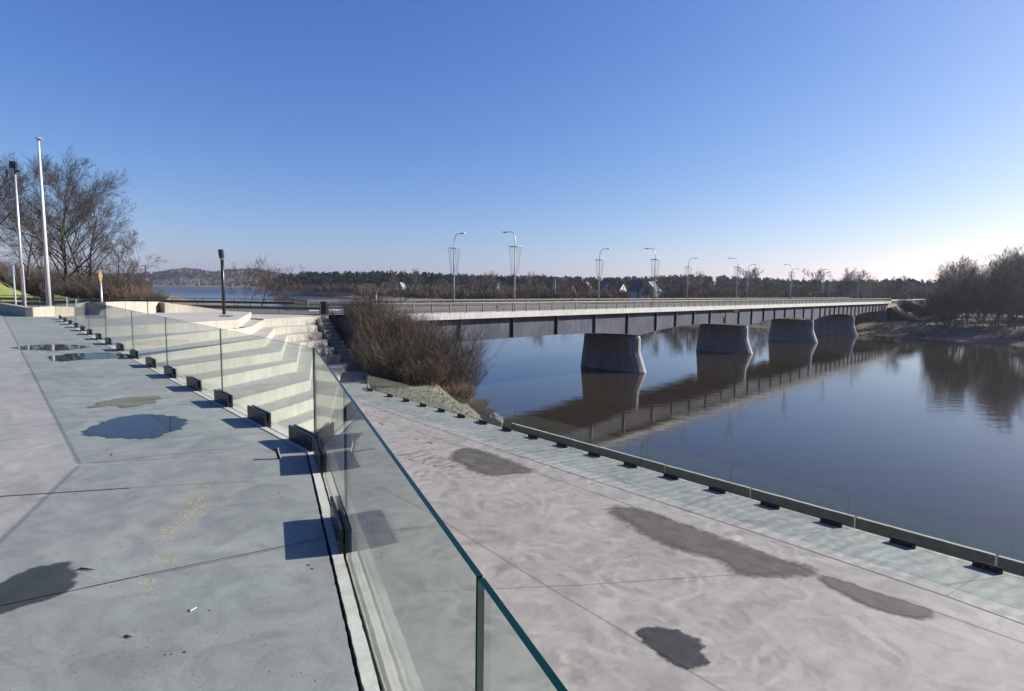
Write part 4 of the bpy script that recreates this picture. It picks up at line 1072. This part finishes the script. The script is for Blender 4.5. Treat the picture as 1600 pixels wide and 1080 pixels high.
# left group
tree_obj('bare_tree', (atY(108, 466, 84).x, 84, -1.0), grow_tree(12, 17.0, 1.2, .34, 19, 11, 8, 7, .12, .26, .017), 'largest wide bare tree beyond the road at the left', group='bare trees beyond the road', mats=('bark', 'twig_dark'))
tree_obj('bare_tree', (atY(138, 466, 88).x, 88, -1.0), grow_tree(5, 14.5, 1.2, .22, 12, 8, 7, 6, .14, .3, .016, multi=2), 'bare tree with twin stems just right of the largest tree', group='bare trees beyond the road', mats=('bark', 'twig_dark'))
tree_obj('bare_tree', (atY(185, 466, 90).x, 90, -1.5), grow_tree(8, 10.5, 1.3, .16, 10, 8, 7, 6, .12, .12, .015, lean=(.35, 0), multi=2), 'lower bare tree leaning right over the water', group='bare trees beyond the road', mats=('bark', 'twig_dark'))
tree_obj('bare_tree', (atY(-18, 466, 74).x, 74, 2.0), grow_tree(31, 12.0, 1.1, .34, 12, 8, 7, 6, .2, .2, .02), 'dark bare tree cut by the left edge of the photo', group='bare trees beyond the road', mats=('bark', 'twig_dark'))
tree_obj('bare_tree', (atY(45, 466, 92).x, 92, 1.0), grow_tree(32, 10.5, 1.2, .22, 12, 8, 7, 6, .15, .25, .018), 'bare tree behind the flagpole', group='bare trees beyond the road', mats=('bark', 'twig_dark'))
tree_obj('bare_tree', (atY(72, 466, 100).x, 100, 0.0), grow_tree(33, 11.5, 1.2, .2, 12, 8, 7, 6, .12, .25, .018), 'bare tree between the flagpole and the largest tree', group='bare trees beyond the road', mats=('bark', 'twig_dark'))
def shrub(seed, H, Wd, n, twig_r=.012, side=6):
    r = random.Random(seed); a, b = MB(), MB()
    for i in range(n):
        th = r.uniform(0, 6.283); rr = Wd * .38 * math.sqrt(r.random()); p = Vector((math.cos(th) * rr, math.sin(th) * rr, -.3))
        d = Vector((math.cos(th) * rr / Wd * 1.9 + r.gauss(0, .12), math.sin(th) * rr / Wd * 1.9 + r.gauss(0, .12), 1)).normalized()
        L = H * r.uniform(.65, 1.08) * (1.05 - .35 * rr / Wd); pts = [p.copy()]
        for k in range(5):
            d = (d + Vector((r.gauss(0, .08), r.gauss(0, .08), .01))).normalized(); p = p + d * (L / 5); pts.append(p.copy())
        a.tube(pts, [twig_r * 2.4 * (1 - .14 * k) for k in range(6)], 3)
        for _ in range(side):
            t = r.uniform(.2, .97) * 5; k = min(4, int(t)); q = pts[k].lerp(pts[k + 1], t - k)
            nd = (d + Vector((r.gauss(0, .5), r.gauss(0, .5), r.gauss(.1, .3)))).normalized(); l = L * r.uniform(.14, .34)
            q2 = q + nd * l * .5; nd2 = (nd + Vector((r.gauss(0, .2), r.gauss(0, .2), .2))).normalized(); q3 = q2 + nd2 * l * .5
            b.tube([q, q2, q3], [twig_r, twig_r * .8, twig_r * .5], 3)
            for _ in range(3):
                u = q.lerp(q3, r.uniform(.2, .95)); b.tube([u, u + (nd2 + Vector((r.gauss(0, .6), r.gauss(0, .6), r.gauss(.1, .4)))).normalized() * l * r.uniform(.25, .5)], [twig_r * .7, twig_r * .45], 3)
    return a, b
# undergrowth on the left bank
ug = [shrub(50 + i, 5, 6, 170, .016, 7) for i in range(3)]
protos = [tree_obj('shrub', (0, 0, 0), ug[i], 'x', 'shrub', mats=('bark', ('twig_dark', 'twig_tan', 'twig')[i]), parts=('stems', 'twigs')) for i in range(3)]
pk = [children(p_) for p_ in protos]
used = [False] * 3
def place(i, loc, rz, sc, label, group):
    o = protos[i] if not used[i] else copy_tree(protos[i], loc, rz, sc, kids=pk[i])
    used[i] = True; o.location = loc; o.rotation_euler.z = rz; o.scale = (sc, sc, sc) if not isinstance(sc, tuple) else sc; tag(o, label, 'shrub', group)
ru = random.Random(4)
for j, (px, Y) in enumerate([(-10, 106), (10, 112), (30, 108), (52, 106), (70, 98), (84, 92), (100, 82), (118, 94), (132, 80), (150, 90), (166, 80), (182, 86), (200, 80), (215, 86), (232, 84), (60, 106), (95, 104), (130, 104), (165, 100), (200, 98), (20, 108), (225, 95), (244, 92)]):
    X = atY(px, 470, Y).x; i = 1 if px in (200, 215) and Y < 90 else (0 if j % 3 else 2)
    place(i, (X, Y, near_h(X, Y) - .2), ru.uniform(0, 6), ru.uniform(.75, 1.2) * (1.1 if Y > 90 and px < 190 else .8) * (0.62 if px > 205 else 1), 'brown leafless shrub in the thicket under the large bare tree', 'shrubs under the large bare tree')
for j in range(26):
    s_e = ru.uniform(S1 - 1, S1 + 60); n_e = ru.uniform(-9, -.5); q = B(s_e, n_e, 0); t_e = (n_e + 9) / 8.5
    place(0 if j % 3 else 2, (q.x, q.y, -6.2 + 4.2 * t_e - .3), ru.uniform(0, 6), ru.uniform(.35, .6), 'brown leafless shrub on the slope below the far end of the bridge', 'shrubs on the far embankment')
# saplings beyond the road rail
for px, h_, sd_ in ((385, 4.6, 61), (405, 6.0, 62), (442, 4.6, 63)):
    X = atY(px, 470, 84).x; lab = {385: 'leftmost of the three small bare saplings in front of the water', 405: 'middle and tallest of the three bare saplings in front of the water', 442: 'rightmost of the three small bare saplings in front of the water'}[px]
    tree_obj('sapling', (X, 84, -2.5), grow_tree(sd_, h_ + 1.2, 1.2, .06, 9, 6, 5, 3, .2, .25, .018, multi=2), lab, 'sapling', 'saplings in front of the water', mats=('twig', 'twig'))
# big bush beside the stairs
bs = [(shrub(71, 6.6, 7.5, 300, .010, 9), 'twig'), (shrub(72, 5.6, 6.5, 280, .010, 9), 'twig_dark'), (shrub(73, 3.4, 5, 260, .011, 8), 'twig_tan')]
bp = [tree_obj('bush', (0, 0, 0), b_, 'x', 'bush', mats=('bark', m_), parts=('stems', 'twigs')) for b_, m_ in bs]
bk = [children(p_) for p_ in bp]; bu = [False] * 3
spots = [(0, -6.6, 50.5, .86, 0, 'largest reddish bush leaning over the rocky river bank'), (1, -9.0, 54.0, .80, 1, 'dark brown bush directly in front of the bridge start'),
         (2, -11.2, 51.5, .85, 2, 'tan bush close to the foot of the stairs'), (0, -9.6, 47.0, .62, 2.2, 'low reddish bush right behind the far end of the lower glass railing'),
         (1, -12.6, 54.5, .62, .7, 'small dark bush halfway down the slope beside the stairs'), (2, -7.2, 45.3, .7, 4, 'low tan bush behind the lower glass railing'),
         (1, -5.6, 55.5, .66, 3.3, 'dark bush nearest the water below the bridge'), (2, -4.6, 48.2, .5, 5, 'low dry bush at the right end above the stones'),
         (2, -2.6, 52.6, .34, 1.5, 'small clump of dry grass on the slope by the water under the bush'), (2, -3.4, 55.0, .40, 3.1, 'dry tuft between the largest bush and the river'), (2, -1.9, 50.0, .30, 4.4, 'lowest dry grass clump above the stones near the boulder'),
         (1, -14.6, 57.6, .5, 4, 'small dark bush beside the top of the stairs'), (0, -11.0, 57.0, .6, 5, 'reddish bush under the railing left of the bridge')]
for i, x, y, sc, rz, lab in spots:
    z = near_h(x, y) - .1
    o = bp[i] if not bu[i] else copy_tree(bp[i], (x, y, z), rz, sc, kids=bk[i])
    bu[i] = True; o.location = (x, y, z); o.rotation_euler.z = rz; o.scale = (sc, sc, sc); tag(o, lab, 'bush', 'bushes on the bank beside the stairs')

# right hand grove and belt behind the bridge
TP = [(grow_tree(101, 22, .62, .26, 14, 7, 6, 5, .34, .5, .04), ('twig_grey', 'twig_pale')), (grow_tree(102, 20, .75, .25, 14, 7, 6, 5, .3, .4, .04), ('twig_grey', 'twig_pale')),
      (grow_tree(103, 15, 1.1, .22, 12, 8, 6, 5, .2, .3, .06), ('bark', 'twig')), (grow_tree(104, 12, 1.2, .2, 12, 8, 6, 5, .14, .25, .07, multi=2), ('bark', 'twig_red')),
      (grow_tree(105, 17, .85, .24, 13, 7, 6, 5, .22, .4, .055), ('bark', 'twig_grey'))]
tp = [tree_obj('bare_tree', (0, 0, 0), b_, 'x', 'tree', mats=m_) for b_, m_ in TP]; tk_ = [children(t) for t in tp]; tu = [False] * 5
def place_tree(i, x, y, z, sc, rz, label, group):
    o = tp[i] if not tu[i] else copy_tree(tp[i], (x, y, z), rz, sc, kids=tk_[i])
    tu[i] = True; o.location = (x, y, z); o.rotation_euler.z = rz; o.scale = (sc, sc, sc); tag(o, label, 'tree', group)
rt = random.Random(77)
grove = 'slender bare tree in the grove on the far bank at the right'
for k in range(96):
    px = rt.uniform(1456, 1700) if k < 84 else rt.uniform(1428, 1480)
    f_ = sm(1400, 1520, px)
    Y = rt.uniform(178, 255) - 18 * sm(1480, 1700, px) if k < 84 else rt.uniform(215, 250)
    X = (px - 800) / 900 * Y
    if sdist(far_shore, X, Y) > -4: Y += 14; X = (px - 800) / 900 * Y
    h_ = (.50 + .30 * f_) * rt.uniform(.85, 1.12)
    place_tree(rt.choice((0, 1, 1, 1, 4, 3)), X, Y, -8.6, h_ * (.78 if k >= 84 else 1.0), rt.uniform(0, 6.28), grove, 'grove on the far bank')
belt = 'brown bare tree in the belt between the bridge and the dark pine wood'
for k in range(285):
    px = rt.uniform(470, 1500); base = {True: 330, False: 420}[px > 900]
    Y = rt.uniform(250, 450) if px > 900 else rt.uniform(360, 640)
    X = (px - 800) / 900 * Y
    if sdist(far_shore, X, Y) > -10: continue
    z = -7.5
    h_ = rt.uniform(.5, .95) * (Y / 480) ** .35
    place_tree(rt.choice((2, 3, 4, 2, 3, 1)), X, Y, z, h_, rt.uniform(0, 6.28), belt, 'tree belt behind the bridge')
for (px, Y, sc, i) in ((1166, 300, 1.15, 2), (1267, 330, 1.2, 2), (1330, 260, .9, 4), (1395, 260, .8, 4)):
    place_tree(i, (px - 800) / 900 * Y, Y, -7.5, sc, 1.0, 'taller round bare tree rising above the bridge line at the %s' % {1166: 'middle of the bridge', 1267: 'right half of the bridge', 1330: 'last lamps', 1395: 'bridge end'}[px], 'tree belt behind the bridge')

# dry reeds, roots and litter on the far river bank
def far_z(d): return float(np.interp(d, [1.5, 9, 14, 40, 120], [-11.2, -10.2, -8.6, -7.6, -7]))
mb = MB(); rr_ = random.Random(91)
cnt = 0
while cnt < 1500:
    px = rr_.uniform(1100, 1760); Y = rr_.uniform(150, 260); X = (px - 800) / 900 * Y; d = -sdist(far_shore, X, Y)
    if d < 1.0 or d > 45 or (d > 18 and rr_.random() < .6): continue
    cnt += 1; z = far_z(d); h_ = rr_.uniform(.25, 1.0) * (1.6 if rr_.random() < .15 else 1)
    for i in range(7):
        th = rr_.uniform(0, 6.28); e = Vector((X + math.cos(th) * h_ * rr_.uniform(.3, 1.3), Y + math.sin(th) * h_ * .8, z + h_ * rr_.uniform(.2, 1))); a = Vector((rr_.gauss(0, 1), rr_.gauss(0, 1), rr_.gauss(0, 1))).normalized() * .06
        o = len(mb.v); mb.v += [tuple(Vector((X, Y, z - .1)) - a), tuple(Vector((X, Y, z - .1)) + a), tuple(e + a * .4), tuple(e - a * .4)]; mb.f.append((o, o + 1, o + 2, o + 3)); mb.m.append(0)
tag(mb.build('bank_scrub', M['twig']), 'low dry reeds and litter along the far river bank', 'scrub', kind='stuff')

# distant hills on the far left shore
SIL = [(100, 430), (240, 426), (270, 421), (293, 418.5), (312, 420.5), (340, 425), (356, 421), (390, 419.5), (420, 423), (450, 428), (490, 430), (600, 433), (700, 440)]
def hill_z(px, Y):
    ys = float(np.interp(px, [a for a, b in SIL], [b for a, b in SIL])); yh = 450 + .015 * (px - 800)
    crest = (yh - ys) * 2700 / 900 - 9
    return -9 + (crest + 9) * sm(2180, 2700, Y)
mb = MB(); pxs = list(range(60, 721, 12)); Ys = [2100, 2200, 2300, 2400, 2500, 2600, 2700, 2900]
for Y in Ys:
    for px in pxs: mb.v.append(((px - 800) / 900 * Y, Y, hill_z(px, Y) - (1 if Y < 2200 else 0) * 6))
k = len(pxs)
for j in range(len(Ys) - 1):
    for i in range(k - 1): mb.f.append((j * k + i, j * k + i + 1, (j + 1) * k + i + 1, (j + 1) * k + i)); mb.m.append(0)
tag(mb.build('hills', M['far_ground'], smooth=True), kind='structure')

# distant woods: one mass of pines and one of bare trees, every crown a tuft of small blades
def far_wood(name, rows, material, label, seed, conifer=True):
    r = random.Random(seed); mb = MB()
    for (pa, pb, Ya, Yb, n, zg, h0, h1, wf) in rows:
        for _ in range(n):
            t = r.random(); px = pa + (pb - pa) * t; Y = (Ya + (Yb - Ya) * t) * r.uniform(.94, 1.10); X = (px - 800) / 900 * Y
            z = zg(t, px, Y) if callable(zg) else zg; h_ = r.uniform(h0, h1) * (1 + .18 * noise.noise(Vector((X * .01, Y * .01, seed)))); w_ = h_ * wf * r.uniform(.75, 1.25)
            nb = 44 if conifer else 60
            o = len(mb.v)
            for i in range(nb):
                u = r.random(); th = r.uniform(0, 6.283)
                if conifer:
                    hh = .18 + .8 * u; rad = w_ * .5 * math.sqrt(max(.03, 1 - ((hh - .4) / .62) ** 2)) * r.uniform(.5, 1.1)
                    q = Vector((X + math.cos(th) * rad * .25, Y + math.sin(th) * rad * .25, z + h_ * (hh - .03))); e = Vector((X + math.cos(th) * rad, Y + math.sin(th) * rad, z + h_ * hh + r.uniform(-.02, .05) * h_)); bw = h_ * .075
                else:
                    hh = .25 + .75 * u; rad = w_ * .5 * math.sqrt(max(.02, 1 - ((hh - .55) / .5) ** 2)) * r.uniform(.4, 1.1)
                    e = Vector((X + math.cos(th) * rad, Y + math.sin(th) * rad, z + h_ * hh)); q = Vector((X + math.cos(th) * rad * .3, Y + math.sin(th) * rad * .3, z + h_ * hh * .45)); bw = h_ * .022
                a = Vector((r.gauss(0, 1), r.gauss(0, 1), r.gauss(0, 1))).normalized() * bw
                o = len(mb.v); mb.v += [tuple(q - a), tuple(q + a), tuple(e + a * .25), tuple(e - a * .25)]; mb.f.append((o, o + 1, o + 2, o + 3)); mb.m.append(0)
            o = len(mb.v); tr = h_ * .012; mb.v += [(X - tr, Y, z), (X + tr, Y, z), (X + tr * .3, Y, z + h_ * .85), (X - tr * .3, Y, z + h_ * .85), (X, Y - tr, z), (X, Y + tr, z), (X, Y + tr * .3, z + h_ * .85), (X, Y - tr * .3, z + h_ * .85)]
            mb.f += [(o, o + 1, o + 2, o + 3), (o + 4, o + 5, o + 6, o + 7)]; mb.m += [0, 0]
    tag(mb.build(name, material), label, 'woodland', kind='stuff')
far_wood('pine_wood', [
    (470, 1500, 900, 640, 1500, lambda t, px, Y: 3.0 - 5.5 * t + 1.5 * math.sin(px * .013), 15, 20, .5),
    (440, 1500, 780, 540, 700, lambda t, px, Y: -1.0 - 4 * t, 13, 18, .55),
    (425, 520, 1150, 900, 220, -7, 16, 22, .6),
    (470, 640, 2200, 2000, 200, 6, 18, 24, .6),
    (1350, 1750, 520, 430, 350, -6, 16, 21, .5)], M['conifer'], 'dark pine wood along the ridge behind the town', 201)
far_wood('far_bare_wood', [
    (420, 900, 800, 500, 800, -8, 8, 14, 1.0), (560, 900, 480, 400, 420, -8, 6, 11, 1.2), (900, 1500, 380, 270, 420, -8, 6, 11, 1.1),
    (900, 1600, 560, 360, 700, -8, 8, 13, 1.0),
    (1400, 1700, 330, 250, 420, -8, 9, 15, .8), (1380, 1480, 235, 215, 60, -8, 3, 6, 1.3), (1470, 1700, 225, 185, 150, -9, 1.5, 4, 1.5),
    (430, 560, 1750, 1500, 300, lambda t, px, Y: -8, 10, 16, 1.0)],
    M['far_wood'], 'brown leafless woodland behind the bridge', 202, False)
far_wood('hill_wood', [(140, 560, 2310, 2310, 900, lambda t, px, Y: hill_z(px, Y), 10, 16, 1.0), (140, 560, 2560, 2560, 1300, lambda t, px, Y: hill_z(px, Y), 10, 16, 1.0)], M['hill_wood'], 'dark woodland on the low hills across the river at the left', 203, False)

# ------------------------------------------------------------------ houses
def house(px, Y, w_, dpt, wall_h, roof_h, rz, mw, mr, label, gable=True, zb=-7.5, chim=True, dx=0):
    X = (px - 800) / 900 * Y; e = empty('house', (X, Y, zb), rz); tag(e, label, 'house', 'houses behind the bridge')
    mb = MB(); mb.prism([(-w_ / 2, -dpt / 2), (w_ / 2, -dpt / 2), (w_ / 2, dpt / 2), (-w_ / 2, dpt / 2)], 0, wall_h)
    mb.add([(-w_ / 2 + .01, -dpt / 2, wall_h), (w_ / 2 - .01, -dpt / 2, wall_h), (0, -dpt / 2, wall_h + roof_h - .1), (-w_ / 2 + .01, dpt / 2, wall_h), (w_ / 2 - .01, dpt / 2, wall_h), (0, dpt / 2, wall_h + roof_h - .1)], [(0, 1, 2), (5, 4, 3)])
    mb.build('wall', M[mw], e)
    ov = .5; mb = MB()
    for s in (-1, 1):
        a = Vector((s * (w_ / 2 + ov), -dpt / 2 - ov, wall_h - ov * roof_h / (w_ / 2))); b = Vector((0, -dpt / 2 - ov, wall_h + roof_h)); c = Vector((0, dpt / 2 + ov, wall_h + roof_h)); d = Vector((a.x, dpt / 2 + ov, a.z)); t = Vector((0, 0, .25))
        mb.add([tuple(v) for v in (a, b, c, d, a + t, b + t, c + t, d + t)], [(0, 1, 2, 3), (4, 7, 6, 5), (0, 4, 5, 1), (3, 2, 6, 7), (0, 3, 7, 4)])
    rf = mb.build('roof', M[mr], e)
    if chim:
        mb = MB(); mb.box((w_ * .18, dpt * .15, wall_h + roof_h * .95), (.7, .7, 1.8)); mb.box((w_ * .18, dpt * .15, wall_h + roof_h * .95 + .95), (.85, .85, .12)); mb.build('chimney', M['brick'], rf)
    for (u, z) in ((-.22, wall_h * .75), (.22, wall_h * .75), (0, wall_h + roof_h * .32), (-.22, wall_h * .3), (.22, wall_h * .3)):
        mb = MB(); mb.box((u * w_, -dpt / 2 - .02, z), (1.0, .06, 1.4)); wn = mb.build('window', M['window'], e)
        mb = MB(); mb.box((u * w_, -dpt / 2 - .04, z - .78), (1.2, .12, .1)); mb.build('sill', M['white'], wn)
house(1003.5, 330, 4.6, 9, 9.2, 4.0, -.1, 'plaster', 'roof_dark', 'white gabled house with paired windows and a steep dark roof behind the bridge')
house(996, 338, 10, 8, 8.8, 6.0, .5, 'plaster', 'roof_dark', 'steep dark roof left of the white gable')
house(1015, 345, 9, 9, 8.8, 5.2, -.6, 'plaster', 'roof_dark', 'dark hipped roof right of the white gable')
house(1030, 350, 9, 12, 6.5, 4.0, 1.2, 'plaster', 'roof_grey', 'grey roofed house sloping down to the right of the white gable')
house(962, 420, 12, 10, 9, 5, .9, 'plaster', 'roof_dark', 'dark roofed house with pale gables among trees')
house(948, 430, 8, 10, 9, 4, .2, 'plaster', 'roof_grey', 'small pale house left of the dark roofed house')
house(890, 450, 8, 10, 8.0, 6.5, .5, 'brick', 'roof_red', 'red roofed house behind the far bridge lamps')
house(915, 455, 7, 9, 9.5, 5.0, -.3, 'brick', 'roof_red', 'narrow red house right of the other red roofed house')
house(832, 460, 16, 9, 7.5, 2.2, .1, 'plaster_yellow', 'roof_grey', 'long low yellow house with a pale roof')
house(771, 470, 6, 10, 9, 5, .8, 'plaster', 'roof_grey', 'pale house with a grey gable roof left of the near bridge lamp')
house(627, 520, 4.5, 8, 8.5, 4.0, -.2, 'plaster', 'roof_grey', 'small white gabled house among bushes at the left of the bridge')
house(616, 530, 5, 8, 6.5, 3.0, .9, 'plaster', 'roof_grey', 'small house left of the white gabled house')
house(1343, 330, 7, 9, 6.5, 3.2, .4, 'plaster', 'roof_grey', 'small pale house near the far end of the bridge')
house(310, 2200, 12, 12, 8, 5, .2, 'plaster', 'roof_grey', 'tiny white house on the distant left shore', zb=-9)
X = (866 - 800) / 900 * 440; e = empty('street_lamp', (X, 440, -7.5)); tag(e, 'white pole light rising between the houses behind the bridge', 'street lamp')
mb = MB(); mb.bar((0, 0, 0), (0, 0, 16.5), .28, 8); mb.build('pole', M['white'], e); mb = MB(); mb.box((0, 0, 16.9), (2.6, .5, .8)); mb.build('lamp_head', M['white'], e)
# chimney stack far left
X = (230 - 800) / 900 * 2300; mb = MB(); mb.bar((X, 2300, 0), (X, 2300, 70), 3.2, 10, 0, 2.4)
tag(mb.build('chimney_stack', M['boulder']), 'distant grey chimney stack on the far left shore', 'chimney')
# ------------------------------------------------------------------ spring haze over the river
mb = MB(); mb.box((-1000, 2300, 40), (8200, 6400, 108))
hm = bpy.data.materials.new('haze air'); hm.use_nodes = True; hn = hm.node_tree; hn.nodes.remove(hn.nodes['Principled BSDF'])
pv = hn.nodes.new('ShaderNodeVolumePrincipled'); pv.inputs['Color'].default_value = (0.80, 0.87, 1.0, 1); pv.inputs['Density'].default_value = 0.00008; pv.inputs['Anisotropy'].default_value = 0.6
hn.links.new(pv.outputs[0], hn.nodes['Material Output'].inputs['Volume'])
tag(mb.build('haze', hm), kind='stuff')
print('objects', len(COL.objects))
